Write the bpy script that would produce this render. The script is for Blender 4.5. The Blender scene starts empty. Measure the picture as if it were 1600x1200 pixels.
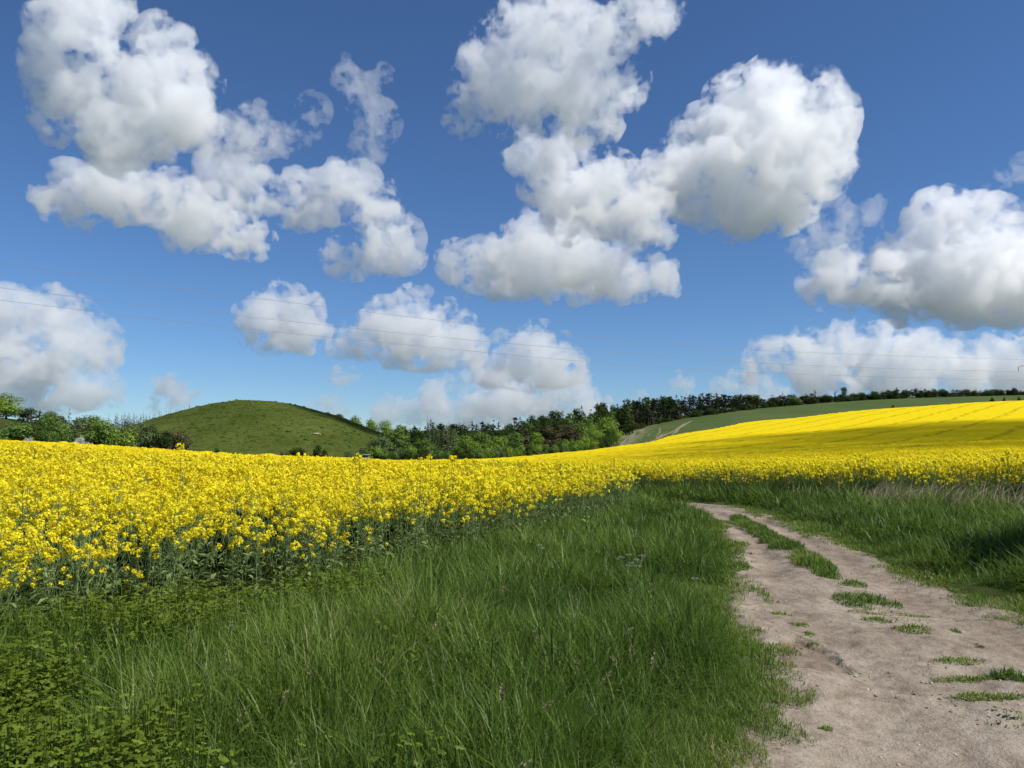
import bpy, bmesh, math, random, time
import numpy as np
import openvdb as vdb
from mathutils import Vector

T0 = time.time()
scene = bpy.context.scene
COL = scene.collection
R = math.radians

# ------------------------------------------------------------------ camera
EYE = 1.75                      # eye height above the track
FPX = 1256.0                    # focal length in pixels of a 1600 px wide picture
VH = 690.0                      # picture row of the true horizon
PITCH = math.atan((VH - 600.0) / FPX)
cam_data = bpy.data.cameras.new("camera")
cam_data.sensor_width = 36.0
cam_data.lens = 36.0 * FPX / 1600.0
cam_data.clip_start = 0.05
cam_data.clip_end = 40000.0
cam = bpy.data.objects.new("camera", cam_data)
cam.location = (0.0, 0.0, EYE)
cam.rotation_euler = (R(90.0) + PITCH, 0.0, 0.0)
COL.objects.link(cam)
scene.camera = cam

# ------------------------------------------------------------------ sky, sun, exposure
SUN_AZ, SUN_EL = 112.0, 50.0    # azimuth clockwise from the viewing direction, elevation
world = bpy.data.worlds.new("World")
scene.world = world
world.use_nodes = True
wn, wl = world.node_tree.nodes, world.node_tree.links
wn.clear()
w_out = wn.new("ShaderNodeOutputWorld")
w_bg = wn.new("ShaderNodeBackground")
w_sky = wn.new("ShaderNodeTexSky")
w_sky.sky_type = 'NISHITA'
w_sky.sun_disc = False
w_sky.sun_elevation = R(SUN_EL)
w_sky.sun_rotation = R(SUN_AZ)
w_sky.altitude = 1000.0
w_sky.air_density = 1.0
w_sky.dust_density = 0.0
w_sky.ozone_density = 6.0
w_bg.inputs["Strength"].default_value = 0.078
w_mul = wn.new("ShaderNodeVectorMath")
w_mul.operation = 'MULTIPLY'
w_mul.inputs[1].default_value = (0.80, 0.98, 1.16)     # clear, slightly bluer spring air
wl.new(w_sky.outputs["Color"], w_mul.inputs[0])
wl.new(w_mul.outputs["Vector"], w_bg.inputs["Color"])
wl.new(w_bg.outputs["Background"], w_out.inputs["Surface"])

SUN_DIR = Vector((math.sin(R(SUN_AZ)) * math.cos(R(SUN_EL)), math.cos(R(SUN_AZ)) * math.cos(R(SUN_EL)), math.sin(R(SUN_EL))))
sun_data = bpy.data.lights.new("sun", 'SUN')
sun_data.energy = 5.0
sun_data.angle = R(0.53)
sun_data.color = (1.0, 0.955, 0.88)
sun = bpy.data.objects.new("sun", sun_data)
sun.rotation_euler = SUN_DIR.to_track_quat('Z', 'Y').to_euler()
sun.location = (60, -20, 80)
COL.objects.link(sun)

scene.view_settings.view_transform = 'Standard'
scene.view_settings.look = 'None'
scene.view_settings.exposure = 0.2
scene.view_settings.gamma = 1.0
scene.render.engine = 'CYCLES'
cy = scene.cycles
cy.max_bounces = 18
cy.diffuse_bounces = 3
cy.glossy_bounces = 2
cy.transmission_bounces = 4
cy.transparent_max_bounces = 80
cy.volume_bounces = 18
cy.use_denoising = True
cy.sample_clamp_indirect = 6.0

# ------------------------------------------------------------------ helpers
def ray(u, v):
    """slopes x/y and z/y of the sight line through picture point (u, v)"""
    xc, yc = (u - 800.0) / FPX, (600.0 - v) / FPX
    fy = math.cos(PITCH) - yc * math.sin(PITCH)
    return xc / fy, (math.sin(PITCH) + yc * math.cos(PITCH)) / fy

def at(u, v, y):
    sx, sz = ray(u, v)
    return Vector((sx * y, y, EYE + sz * y))

def mesh_object(name, verts, faces=None, mats=(), quads=None, tris=None, parent=None, smooth=False, midx=None, attrs=None):
    """link verts + faces (python lists or numpy arrays of quads and tris) as ONE mesh object"""
    me = bpy.data.meshes.new(name)
    if faces is not None:
        me.from_pydata([tuple(p) for p in verts], [], faces)
    else:
        V = np.asarray(verts, np.float32)
        nq = 0 if quads is None else len(quads)
        nt = 0 if tris is None else len(tris)
        loops = np.concatenate([np.asarray(a, np.int32).ravel() for a in (quads, tris) if a is not None and len(a)])
        starts = np.concatenate([np.arange(nq, dtype=np.int32) * 4, nq * 4 + np.arange(nt, dtype=np.int32) * 3])
        me.vertices.add(len(V))
        me.vertices.foreach_set("co", V.ravel())
        me.loops.add(len(loops))
        me.loops.foreach_set("vertex_index", loops)
        me.polygons.add(nq + nt)
        me.polygons.foreach_set("loop_start", starts)
        if midx is not None:
            me.polygons.foreach_set("material_index", np.asarray(midx, np.int32))
        me.update(calc_edges=True)
    for m in mats:
        me.materials.append(m)
    if attrs:
        for k, a in attrs.items():
            at_ = me.attributes.new(k, 'FLOAT', 'POINT')
            at_.data.foreach_set("value", np.asarray(a, np.float32))
    if smooth:
        me.polygons.foreach_set("use_smooth", np.ones(len(me.polygons), bool))
    o = bpy.data.objects.new(name, me)
    COL.objects.link(o)
    if parent is not None:
        o.parent = parent
    return o

def tag(o, label=None, cat=None, group=None, kind=None):
    if label: o["label"] = label
    if cat: o["category"] = cat
    if group: o["group"] = group
    if kind: o["kind"] = kind
    return o

def empty(name, loc=(0, 0, 0), rz=0.0):
    o = bpy.data.objects.new(name, None)
    o.empty_display_size = 0.3
    o.location = loc
    o.rotation_euler = (0, 0, rz)
    COL.objects.link(o)
    return o

rng = np.random.default_rng(7)
# one periodic noise block, sampled at any scale
NB = 64
def _periodic_noise(n, seed):
    g = np.random.default_rng(seed).standard_normal((n, n, n)).astype(np.float32)
    for ax in range(3):
        g = 0.25 * np.roll(g, 1, ax) + 0.5 * g + 0.25 * np.roll(g, -1, ax)
    return g / g.std()
NOISE = _periodic_noise(NB, 3)
def noise3(P):
    """smooth noise, about -2..2, feature size about 2.5 units; P is (n, 3)"""
    f = np.floor(P)
    t = (P - f).astype(np.float32)
    t = t * t * (3 - 2 * t)
    i = f.astype(np.int64) % NB
    j = (i + 1) % NB
    x0, y0, z0, x1, y1, z1 = i[:, 0], i[:, 1], i[:, 2], j[:, 0], j[:, 1], j[:, 2]
    tx, ty, tz = t[:, 0], t[:, 1], t[:, 2]
    a = NOISE[x0, y0, z0] * (1 - tx) + NOISE[x1, y0, z0] * tx
    b = NOISE[x0, y1, z0] * (1 - tx) + NOISE[x1, y1, z0] * tx
    c = NOISE[x0, y0, z1] * (1 - tx) + NOISE[x1, y0, z1] * tx
    d = NOISE[x0, y1, z1] * (1 - tx) + NOISE[x1, y1, z1] * tx
    a = a * (1 - ty) + b * ty
    c = c * (1 - ty) + d * ty
    return a * (1 - tz) + c * tz
def fbm(P, octaves, gain=0.5):
    s = np.zeros(len(P), np.float32)
    amp, q = 1.0, np.array(P, np.float64)
    for k in range(octaves):
        s += amp * noise3(q)
        q = q * 2.03 + 17.3
        amp *= gain
    return s
# ------------------------------------------------------------------ lie of the land
CROP = 1.2
LAND = {   # picture column: (distance, picture row of the surface, 1 where the crop stands)
 -600: [(25,690,1),(60,680,1),(140,676,1),(180,680,0),(350,660,0),(600,660,0),(1200,670,0),(3000,682,0)],
 0:    [(25,698,1),(60,691,1),(130,689,1),(170,697,0),(350,652,0),(450,655,0),(800,670,0),(3000,684,0)],
 100:  [(25,702,1),(60,696,1),(130,693.5,1),(170,701,0),(250,695,0),(350,672,0),(450,668,0),(800,672,0),(3000,684,0)],
 200:  [(25,707,1),(60,701,1),(130,699,1),(180,706,0),(250,703,0),(350,690,0),(500,672,0),(800,672,0),(3000,685,0)],
 400:  [(25,716,1),(60,713,1),(200,711.5,1),(240,716,0),(350,712,0),(500,706,0),(650,690,0),(900,676,0),(3000,686,0)],
 560:  [(25,721,1),(60,718,1),(220,715.5,1),(260,720,0),(350,716,0),(500,708,0),(700,688,0),(900,678,0),(3000,686,0)],
 620:  [(25,724,1),(60,722,1),(240,719,1),(280,723,0),(350,719,0),(500,705,0),(700,685,0),(900,676,0),(3000,686,0)],
 700:  [(25,726,1),(60,722.5,1),(260,718,1),(300,721,0),(350,718,0),(500,700,0),(700,682,0),(900,674,0),(3000,686,0)],
 800:  [(25,726,1),(60,722,1),(280,714,1),(310,716,0),(400,708,0),(550,690,0),(750,672,0),(900,672,0),(3000,686,0)],
 920:  [(25,726,1),(60,722,1),(150,715,1),(300,703,1),(330,703,0),(420,694,0),(550,676,0),(700,664,0),(900,668,0),(3000,686,0)],
 1000: [(25,726,1),(60,722,1),(150,714,1),(340,693,1),(380,688,0),(480,671,0),(600,660,0),(800,658,0),(3000,686,0)],
 1100: [(25,726,1),(60,720,1),(150,708,1),(300,685,1),(420,672,1),(480,661,0),(560,651,0),(700,645,0),(900,650,0),(3000,686,0)],
 1200: [(25,725,1),(60,717,1),(150,703,1),(300,678,1),(480,656,1),(560,645,0),(640,638,0),(750,634,0),(1000,645,0),(3000,686,0)],
 1400: [(25,723,1),(60,711,1),(150,694,1),(300,665,1),(540,637,1),(620,629,0),(680,624,0),(780,622,0),(1100,640,0),(3000,686,0)],
 1600: [(25,722,1),(60,706,1),(150,686,1),(300,655,1),(600,625.5,1),(660,621,0),(720,618,0),(820,617,0),(1200,635,0),(3000,686,0)],
 2200: [(25,715,1),(60,695,1),(150,670,1),(300,635,1),(650,605,1),(700,602,0),(750,600,0),(850,600,0),(1200,630,0),(3000,686,0)],
}
LU = np.array(sorted(LAND), float)
UG = np.arange(-600, 2201, 20.0)
YG = np.exp(np.linspace(math.log(25), math.log(3000), 240))
def _pchip(x, y, q):
    h = np.diff(x); d = np.diff(y) / h
    m = np.zeros(len(x)); m[0], m[-1] = d[0], d[-1]
    for i in range(1, len(x) - 1):
        m[i] = 0 if d[i-1] * d[i] <= 0 else (h[i-1] + h[i]) / (h[i-1] / d[i-1] + h[i] / d[i])
    k = np.clip(np.searchsorted(x, q) - 1, 0, len(x) - 2)
    t = (q - x[k]) / h[k]
    return (1+2*t)*(1-t)**2*y[k] + t*(1-t)**2*h[k]*m[k] + t*t*(3-2*t)*y[k+1] + t*t*(t-1)*h[k]*m[k+1]
_cols = []
for u in LU:
    a = np.array(LAND[u], float)
    z = [EYE + ray(u, v)[1] * y - CROP * c for y, v, c in a]
    _cols.append(_pchip(np.log(a[:, 0]), np.array(z), np.log(YG)))
_cols = np.array(_cols)
ZG = np.array([_pchip(LU, _cols[:, j], UG) for j in range(len(YG))]).T
for _ in range(2):
    p = np.pad(ZG, ((1, 1), (0, 0)), mode='edge'); ZG = 0.25 * p[:-2] + 0.5 * p[1:-1] + 0.25 * p[2:]
END_Y = np.array([max(y for y, v, c in LAND[u] if c) for u in LU], float)
def column(x, y):
    """picture column under which the ground point (x, y) lies"""
    return 800 + FPX * (np.asarray(x) / np.maximum(y, 1e-3)) * math.cos(PITCH)
def field_end(u):
    return np.interp(u, LU, END_Y)
def _H(x, y):
    x, y = np.asarray(x, float), np.asarray(y, float)
    yy = np.clip(y, 25, 2999)
    xx = np.where(y < 25, x * 25 / np.maximum(np.maximum(y, 12), 1e-3), x)
    u = np.clip(column(xx, yy), -599, 2199)
    fu = (u + 600) / 20.0; iu = np.clip(fu.astype(int), 0, len(UG) - 2); tu = fu - iu
    fy = (np.log(yy) - math.log(25)) / (math.log(3000) - math.log(25)) * (len(YG) - 1)
    iy = np.clip(fy.astype(int), 0, len(YG) - 2); ty = fy - iy
    z = (ZG[iu, iy] * (1-tu) + ZG[iu+1, iy] * tu) * (1-ty) + (ZG[iu, iy+1] * (1-tu) + ZG[iu+1, iy+1] * tu) * ty
    k = np.clip((y - 8) / 17.0, 0, 1); k = k * k * (3 - 2 * k)
    return z * k
def H1(x, y):
    return float(_H(np.array([x]), np.array([y]))[0])

# ------------------------------------------------------------------ outlines on the ground (metres)
def gpt(u, v, z=0.0):
    sx, sz = ray(u, v)
    y = (z - EYE) / sz
    return (sx * y, y)
TRACK_L = [(0.9, -6), (1.1, 1.5)] + [gpt(*q) for q in [(1150,1240),(1190,1120),(1225,1050),(1185,1000),(1145,955),(1152,900),(1150,860),(1142,830),(1125,806),(1103,791)]] + [(4.6, 24.5), (2.6, 27.5), (-1, 31.5), (-8, 37)]
TRACK_R = [(5.2, -6), (5.2, 5)] + [gpt(*q) for q in [(1600,968),(1540,938),(1480,920),(1400,890),(1330,858),(1250,821),(1205,799),(1172,788)]] + [(6.3, 25.5), (4.2, 29.5), (0, 34.5), (-7, 40)]
TRACK = np.array(TRACK_L + TRACK_R[::-1])
STRIP = np.array([gpt(*q) for q in [(1138,795),(1165,799),(1203,820),(1250,848),(1300,878),(1332,900),(1305,906),(1272,902),(1232,872),(1197,848),(1165,823),(1140,803)]])
CROP_EDGE = [(-40, -4), (-9, 3.8)] + [gpt(*q, 0.35) for q in [(0,990),(200,958),(400,930),(550,905),(650,880),(750,852),(850,824),(950,794),(1022,764)]]
CROP_L = np.array(CROP_EDGE + [(3.2, 25.5), (-2, 30.5), (-9, 36), (-14, 41), (-60, 66), (-60, -4)])
def yx(u, y): return (ray(u, 700)[0] * y, y)
CROP_R = np.array([(-60, 62), (-9, 39), (-1, 36), (3.2, 33.5), yx(1030, 31.5), yx(1100, 28.5), yx(1200, 26), yx(1300, 24), yx(1400, 22.3), yx(1600, 20), yx(2000, 17), yx(2600, 14), (70, 14), (120, 120), (-120, 120)])
def inside(poly, x, y):
    x, y = np.asarray(x, float), np.asarray(y, float)
    r = np.zeros(x.shape, bool)
    j = len(poly) - 1
    for i in range(len(poly)):
        (xi, yi), (xj, yj) = poly[i], poly[j]
        c = ((yi > y) != (yj > y)) & (x < (xj - xi) * (y - yi) / ((yj - yi) or 1e-9) + xi)
        r ^= c
        j = i
    return r
def edge_dist(poly, x, y, closed=True):
    x, y = np.asarray(x, float), np.asarray(y, float)
    d = np.full(x.shape, 1e9)
    n = len(poly)
    for i in range(n if closed else n - 1):
        (ax, ay), (bx, by) = poly[i], poly[(i + 1) % n]
        dx, dy = bx - ax, by - ay
        t = np.clip(((x - ax) * dx + (y - ay) * dy) / (dx * dx + dy * dy + 1e-12), 0, 1)
        d = np.minimum(d, np.hypot(x - ax - t * dx, y - ay - t * dy))
    return d
def track_in(x, y):
    """metres inside the track's edge (negative outside)"""
    d = edge_dist(TRACK, x, y)
    return np.where(inside(TRACK, x, y), d, -d)

# ------------------------------------------------------------------ materials
def new_mat(name):
    m = bpy.data.materials.new(name)
    m.use_nodes = True
    n, l = m.node_tree.nodes, m.node_tree.links
    n.clear()
    out = n.new("ShaderNodeOutputMaterial")
    return m, n, l, out
def ramp(n, stops, mode='LINEAR'):
    r = n.new("ShaderNodeValToRGB")
    r.color_ramp.interpolation = mode
    e = r.color_ramp.elements
    while len(e) < len(stops): e.new(0.5)
    for k, (p, c) in enumerate(stops):
        e[k].position = p; e[k].color = (*c, 1)
    return r
def noise(n, l, scale, detail=4, rough=0.55, coord=None, dist=0.0):
    t = n.new("ShaderNodeTexNoise")
    t.inputs["Scale"].default_value = scale
    t.inputs["Detail"].default_value = detail
    t.inputs["Roughness"].default_value = rough
    t.inputs["Distortion"].default_value = dist
    if coord is not None: l.new(coord, t.inputs["Vector"])
    return t
def mixc(n, l, fac, a, b, mode='MIX'):
    m = n.new("ShaderNodeMix"); m.data_type = 'RGBA'; m.blend_type = mode
    for s, v in ((m.inputs[0], fac), (m.inputs[6], a), (m.inputs[7], b)):
        if isinstance(v, (int, float)): s.default_value = v
        elif isinstance(v, tuple): s.default_value = (*v, 1)
        else: l.new(v, s)
    return m.outputs[2]
def math_(n, l, op, a, b=0.0, clamp=False):
    m = n.new("ShaderNodeMath"); m.operation = op; m.use_clamp = clamp
    for s, v in ((m.inputs[0], a), (m.inputs[1], b)):
        if isinstance(v, (int, float)): s.default_value = v
        else: l.new(v, s)
    return m.outputs[0]
def leafy(name, stops, trans=0.35, gloss=0.0, noise_scale=None):
    """thin plant tissue: diffuse + light through the leaf, colour from the per-leaf tone"""
    m, n, l, out = new_mat(name)
    a = n.new("ShaderNodeAttribute"); a.attribute_name = "tone"
    fac = a.outputs["Fac"]
    if noise_scale:
        g = n.new("ShaderNodeTexCoord")
        t = noise(n, l, noise_scale, 3, 0.5, g.outputs["Object"])
        fac = math_(n, l, 'ADD', fac, math_(n, l, 'MULTIPLY', math_(n, l, 'SUBTRACT', t.outputs["Fac"], 0.5), 0.9), True)
    r = ramp(n, stops); l.new(fac, r.inputs[0])
    d = n.new("ShaderNodeBsdfDiffuse"); l.new(r.outputs[0], d.inputs[0])
    t = n.new("ShaderNodeBsdfTranslucent"); l.new(r.outputs[0], t.inputs[0])
    mx = n.new("ShaderNodeMixShader"); mx.inputs[0].default_value = trans
    l.new(d.outputs[0], mx.inputs[1]); l.new(t.outputs[0], mx.inputs[2])
    res = mx.outputs[0]
    if gloss:
        gl = n.new("ShaderNodeBsdfGlossy"); gl.inputs["Roughness"].default_value = 0.45
        gl.inputs[0].default_value = (1, 1, 1, 1)
        m2 = n.new("ShaderNodeMixShader"); m2.inputs[0].default_value = gloss
        l.new(res, m2.inputs[1]); l.new(gl.outputs[0], m2.inputs[2]); res = m2.outputs[0]
    l.new(res, out.inputs["Surface"])
    return m
M = {}
M['grass'] = leafy("grass_blades", [(0.0, (0.048,0.090,0.016)), (0.45, (0.100,0.172,0.026)), (0.75, (0.165,0.245,0.036)), (0.92, (0.21,0.27,0.050)), (0.99, (0.29,0.26,0.12))], 0.42, 0.012)
M['straw'] = leafy("dry_straw", [(0.0, (0.25,0.19,0.11)), (1.0, (0.52,0.43,0.28))], 0.25)
M['weed'] = leafy("weed_leaves", [(0.0, (0.081,0.126,0.013)), (1.0, (0.209,0.275,0.033))], 0.45, 0.01)
M['petal'] = leafy("rape_petals", [(0.0, (0.82,0.67,0.022)), (0.5, (0.90,0.78,0.030)), (1.0, (0.93,0.84,0.050))], 0.42)
M['stem'] = leafy("rape_stems", [(0.0, (0.118,0.189,0.065)), (1.0, (0.324,0.411,0.162))], 0.3)
M['white_petal'] = leafy("white_petals", [(0.0, (0.480,0.480,0.440)), (1.0, (0.640,0.640,0.600))], 0.3)
M['blossom'] = leafy("hawthorn_blossom", [(0.0, (0.392,0.403,0.314)), (1.0, (0.672,0.672,0.582))], 0.3)
M['broad_a'] = leafy("broadleaf_mid_green", [(0.0, (0.058,0.107,0.025)), (1.0, (0.202,0.297,0.065))], 0.3)
M['broad_b'] = leafy("broadleaf_bright_green", [(0.0, (0.095,0.167,0.027)), (1.0, (0.308,0.430,0.069))], 0.35)
M['broad_c'] = leafy("broadleaf_grey_green", [(0.0, (0.063,0.090,0.036)), (1.0, (0.190,0.235,0.101))], 0.3)
M['broad_d'] = leafy("broadleaf_dark", [(0.0, (0.023,0.039,0.010)), (1.0, (0.070,0.102,0.030))], 0.25)
M['brown'] = leafy("budding_brown_crown", [(0.0, (0.050,0.047,0.024)), (1.0, (0.126,0.110,0.054))], 0.2)
M['pine'] = leafy("pine_needles", [(0.0, (0.013,0.020,0.010)), (1.0, (0.043,0.057,0.025))], 0.15)
M['spruce'] = leafy("spruce_needles", [(0.0, (0.012,0.020,0.014)), (1.0, (0.034,0.050,0.031))], 0.12)
def bark(name, c):
    m, n, l, out = new_mat(name)
    g = n.new("ShaderNodeTexCoord")
    t = noise(n, l, 6.0, 5, 0.6, g.outputs["Object"])
    r = ramp(n, [(0.3, tuple(k * 0.5 for k in c)), (0.7, c)]); l.new(t.outputs["Fac"], r.inputs[0])
    d = n.new("ShaderNodeBsdfDiffuse"); l.new(r.outputs[0], d.inputs[0]); l.new(d.outputs[0], out.inputs["Surface"])
    return m
M['bark'] = bark("tree_bark", (0.10, 0.085, 0.065))
M['pinebark'] = bark("pine_bark", (0.13, 0.085, 0.055))

# ground: dark soil and rough pasture
m, n, l, out = new_mat("rough_pasture"); M['ground'] = m
g = n.new("ShaderNodeNewGeometry")
t1 = noise(n, l, 0.02, 5, 0.6, g.outputs["Position"]); t2 = noise(n, l, 1.7, 5, 0.65, g.outputs["Position"])
r1 = ramp(n, [(0.3, (0.045,0.062,0.018)), (0.7, (0.085,0.105,0.034))]); l.new(t1.outputs["Fac"], r1.inputs[0])
r2 = ramp(n, [(0.3, (0.45,0.42,0.40)), (0.7, (1.1,1.1,1.1))]); l.new(t2.outputs["Fac"], r2.inputs[0])
c = mixc(n, l, 1.0, r1.outputs[0], r2.outputs[0], 'MULTIPLY')
d = n.new("ShaderNodeBsdfDiffuse"); l.new(c, d.inputs[0]); l.new(d.outputs[0], out.inputs["Surface"])

# track: pale sandy earth
m, n, l, out = new_mat("sandy_track"); M['track'] = m
g = n.new("ShaderNodeNewGeometry")
P = g.outputs["Position"]
a = n.new("ShaderNodeAttribute"); a.attribute_name = "wear"
big = noise(n, l, 0.9, 6, 0.6, P, 0.4); mid = noise(n, l, 7.0, 6, 0.65, P); fine = noise(n, l, 60.0, 4, 0.7, P)
r1 = ramp(n, [(0.30, (0.232,0.188,0.142)), (0.50, (0.322,0.270,0.210)), (0.70, (0.395,0.340,0.270))]); l.new(big.outputs["Fac"], r1.inputs[0])
r2 = ramp(n, [(0.30, (0.66,0.62,0.58)), (0.55, (1.0,1.0,1.0)), (0.75, (1.10,1.10,1.10))]); l.new(mid.outputs["Fac"], r2.inputs[0])
r3 = ramp(n, [(0.32, (0.60,0.56,0.52)), (0.46, (1.0,1.0,1.0)), (0.72, (1.08,1.08,1.08))]); l.new(fine.outputs["Fac"], r3.inputs[0])
c = mixc(n, l, 1.0, r1.outputs[0], r2.outputs[0], 'MULTIPLY'); c = mixc(n, l, 0.9, c, r3.outputs[0], 'MULTIPLY')
c = mixc(n, l, a.outputs["Fac"], c, mixc(n, l, 1.0, c, (0.66, 0.62, 0.58), 'MULTIPLY'))
vor = n.new("ShaderNodeTexVoronoi"); vor.inputs["Scale"].default_value = 38.0; l.new(P, vor.inputs["Vector"])
peb = ramp(n, [(0.02, (1, 1, 1)), (0.16, (0, 0, 0))]); l.new(vor.outputs["Distance"], peb.inputs[0])
c = mixc(n, l, math_(n, l, 'MULTIPLY', peb.outputs[0], 0.35), c, (0.42, 0.38, 0.33))
bs = n.new("ShaderNodeBsdfPrincipled"); bs.inputs["Roughness"].default_value = 0.95
bs.inputs["Specular IOR Level"].default_value = 0.15
l.new(c, bs.inputs["Base Color"])
hgt = math_(n, l, 'ADD', math_(n, l, 'MULTIPLY', mid.outputs["Fac"], 0.05), math_(n, l, 'ADD', math_(n, l, 'MULTIPLY', fine.outputs["Fac"], 0.012), math_(n, l, 'MULTIPLY', peb.outputs[0], 0.006)))
bp = n.new("ShaderNodeBump"); bp.inputs["Strength"].default_value = 0.9; bp.inputs["Distance"].default_value = 1.0
l.new(hgt, bp.inputs["Height"]); l.new(bp.outputs[0], bs.inputs["Normal"])
l.new(bs.outputs[0], out.inputs["Surface"])

# rape canopy seen from afar: flowers with green showing between, wheel lines where nothing flowers
m, n, l, out = new_mat("rape_canopy"); M['canopy'] = m
g = n.new("ShaderNodeNewGeometry"); P = g.outputs["Position"]
sx = n.new("ShaderNodeSeparateXYZ"); l.new(P, sx.inputs[0])
f1 = noise(n, l, 3.2, 4, 0.75, P); f2 = noise(n, l, 0.05, 4, 0.6, P); f3 = noise(n, l, 0.5, 3, 0.6, P)
mix_in = math_(n, l, 'ADD', f1.outputs["Fac"], math_(n, l, 'MULTIPLY', math_(n, l, 'SUBTRACT', f3.outputs["Fac"], 0.5), 0.35))
a = n.new("ShaderNodeAttribute"); a.attribute_name = "bloom"
mix_in = math_(n, l, 'ADD', mix_in, a.outputs["Fac"])
r = ramp(n, [(0.28, (0.17,0.16,0.026)), (0.40, (0.52,0.40,0.012)), (0.55, (0.72,0.55,0.012)), (0.8, (0.78,0.61,0.014))]); l.new(mix_in, r.inputs[0])
wob = math_(n, l, 'MULTIPLY', math_(n, l, 'SUBTRACT', f2.outputs["Fac"], 0.5), 16.0)
line = math_(n, l, 'ADD', math_(n, l, 'SUBTRACT', sx.outputs[1], math_(n, l, 'MULTIPLY', sx.outputs[0], 1.35)), wob)
ph = math_(n, l, 'FRACT', math_(n, l, 'DIVIDE', math_(n, l, 'SUBTRACT', line, 20.0), 27.5))
dst = math_(n, l, 'MULTIPLY', math_(n, l, 'ABSOLUTE', math_(n, l, 'SUBTRACT', ph, 0.5)), 27.5)
gap = ramp(n, [(0.0, (0.6, 0.6, 0.6)), (0.04, (0.42, 0.42, 0.42)), (0.07, (0, 0, 0))]); l.new(math_(n, l, 'DIVIDE', dst, 27.5), gap.inputs[0])
gapf = math_(n, l, 'MULTIPLY', gap.outputs[0], math_(n, l, 'MULTIPLY', f3.outputs["Fac"], 1.6), True)
c = mixc(n, l, gapf, r.outputs[0], (0.15, 0.13, 0.014))
d = n.new("ShaderNodeBsdfDiffuse"); l.new(c, d.inputs[0])
bp = n.new("ShaderNodeBump"); bp.inputs["Strength"].default_value = 1.0; bp.inputs["Distance"].default_value = 0.25
l.new(f1.outputs["Fac"], bp.inputs["Height"]); l.new(bp.outputs[0], d.inputs["Normal"])
l.new(d.outputs[0], out.inputs["Surface"])

# young corn field with bare chalky scrapes
m, n, l, out = new_mat("young_green_corn"); M['corn'] = m
g = n.new("ShaderNodeNewGeometry"); P = g.outputs["Position"]
t1 = noise(n, l, 0.03, 5, 0.6, P); t2 = noise(n, l, 0.8, 4, 0.7, P)
r1 = ramp(n, [(0.3, (0.062,0.092,0.033)), (0.7, (0.088,0.122,0.044))]); l.new(t1.outputs["Fac"], r1.inputs[0])
r2 = ramp(n, [(0.3, (0.75,0.75,0.75)), (0.7, (1.15,1.15,1.15))]); l.new(t2.outputs["Fac"], r2.inputs[0])
c = mixc(n, l, 1.0, r1.outputs[0], r2.outputs[0], 'MULTIPLY')
a = n.new("ShaderNodeAttribute"); a.attribute_name = "bare"
c = mixc(n, l, a.outputs["Fac"], c, (0.24, 0.205, 0.135))
d = n.new("ShaderNodeBsdfDiffuse"); l.new(c, d.inputs[0]); l.new(d.outputs[0], out.inputs["Surface"])

# rough grass of the round hill
m, n, l, out = new_mat("hill_turf"); M['hill'] = m
g = n.new("ShaderNodeNewGeometry"); P = g.outputs["Position"]
t1 = noise(n, l, 0.03, 5, 0.6, P); t2 = noise(n, l, 0.22, 5, 0.7, P); t3 = noise(n, l, 0.6, 4, 0.7, P)
r1 = ramp(n, [(0.3, (0.056,0.080,0.017)), (0.7, (0.094,0.115,0.028))]); l.new(t1.outputs["Fac"], r1.inputs[0])
r2 = ramp(n, [(0.36, (0.42,0.46,0.42)), (0.44, (0.92,0.95,0.92)), (0.60, (1.05,1.0,0.95)), (0.7, (1.35,1.15,0.95))]); l.new(t2.outputs["Fac"], r2.inputs[0])
r3 = ramp(n, [(0.36, (0.45,0.45,0.45)), (0.47, (1,1,1))]); l.new(t3.outputs["Fac"], r3.inputs[0])
c = mixc(n, l, 1.0, mixc(n, l, 1.0, r1.outputs[0], r2.outputs[0], 'MULTIPLY'), r3.outputs[0], 'MULTIPLY')
d = n.new("ShaderNodeBsdfDiffuse"); l.new(c, d.inputs[0])
bp = n.new("ShaderNodeBump"); bp.inputs["Strength"].default_value = 0.8; bp.inputs["Distance"].default_value = 1.5
l.new(t2.outputs["Fac"], bp.inputs["Height"]); l.new(bp.outputs[0], d.inputs["Normal"])
l.new(d.outputs[0], out.inputs["Surface"])
def plain(name, c, rough=0.8, metal=0.0, var=0.25, scale=8.0):
    m, n, l, out = new_mat(name)
    g = n.new("ShaderNodeTexCoord"); t = noise(n, l, scale, 5, 0.6, g.outputs["Object"])
    r = ramp(n, [(0.3, tuple(k * (1 - var) for k in c)), (0.7, tuple(min(1, k * (1 + var)) for k in c))]); l.new(t.outputs["Fac"], r.inputs[0])
    b = n.new("ShaderNodeBsdfPrincipled"); b.inputs["Roughness"].default_value = rough; b.inputs["Metallic"].default_value = metal
    l.new(r.outputs[0], b.inputs["Base Color"]); l.new(b.outputs[0], out.inputs["Surface"])
    return m
M['steel'] = plain("galvanised_steel", (0.16, 0.165, 0.17), 0.6, 0.3)
M['wire'] = plain("weathered_conductor", (0.22, 0.225, 0.24), 0.6)
M['glassbrown'] = plain("insulator_glaze", (0.05, 0.04, 0.035), 0.3)
M['paleboard'] = plain("bleached_boards", (0.55, 0.45, 0.28))
M['greywall'] = plain("grey_weathered_wall", (0.17, 0.155, 0.135))
M['greyroof'] = plain("grey_sheet_roof", (0.15, 0.145, 0.135))
M['stone'] = plain("pale_flint", (0.42, 0.38, 0.32), 0.9, 0, 0.35, 30)
M['clod'] = plain("dry_clods", (0.24, 0.17, 0.115), 0.95, 0, 0.4, 30)

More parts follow.
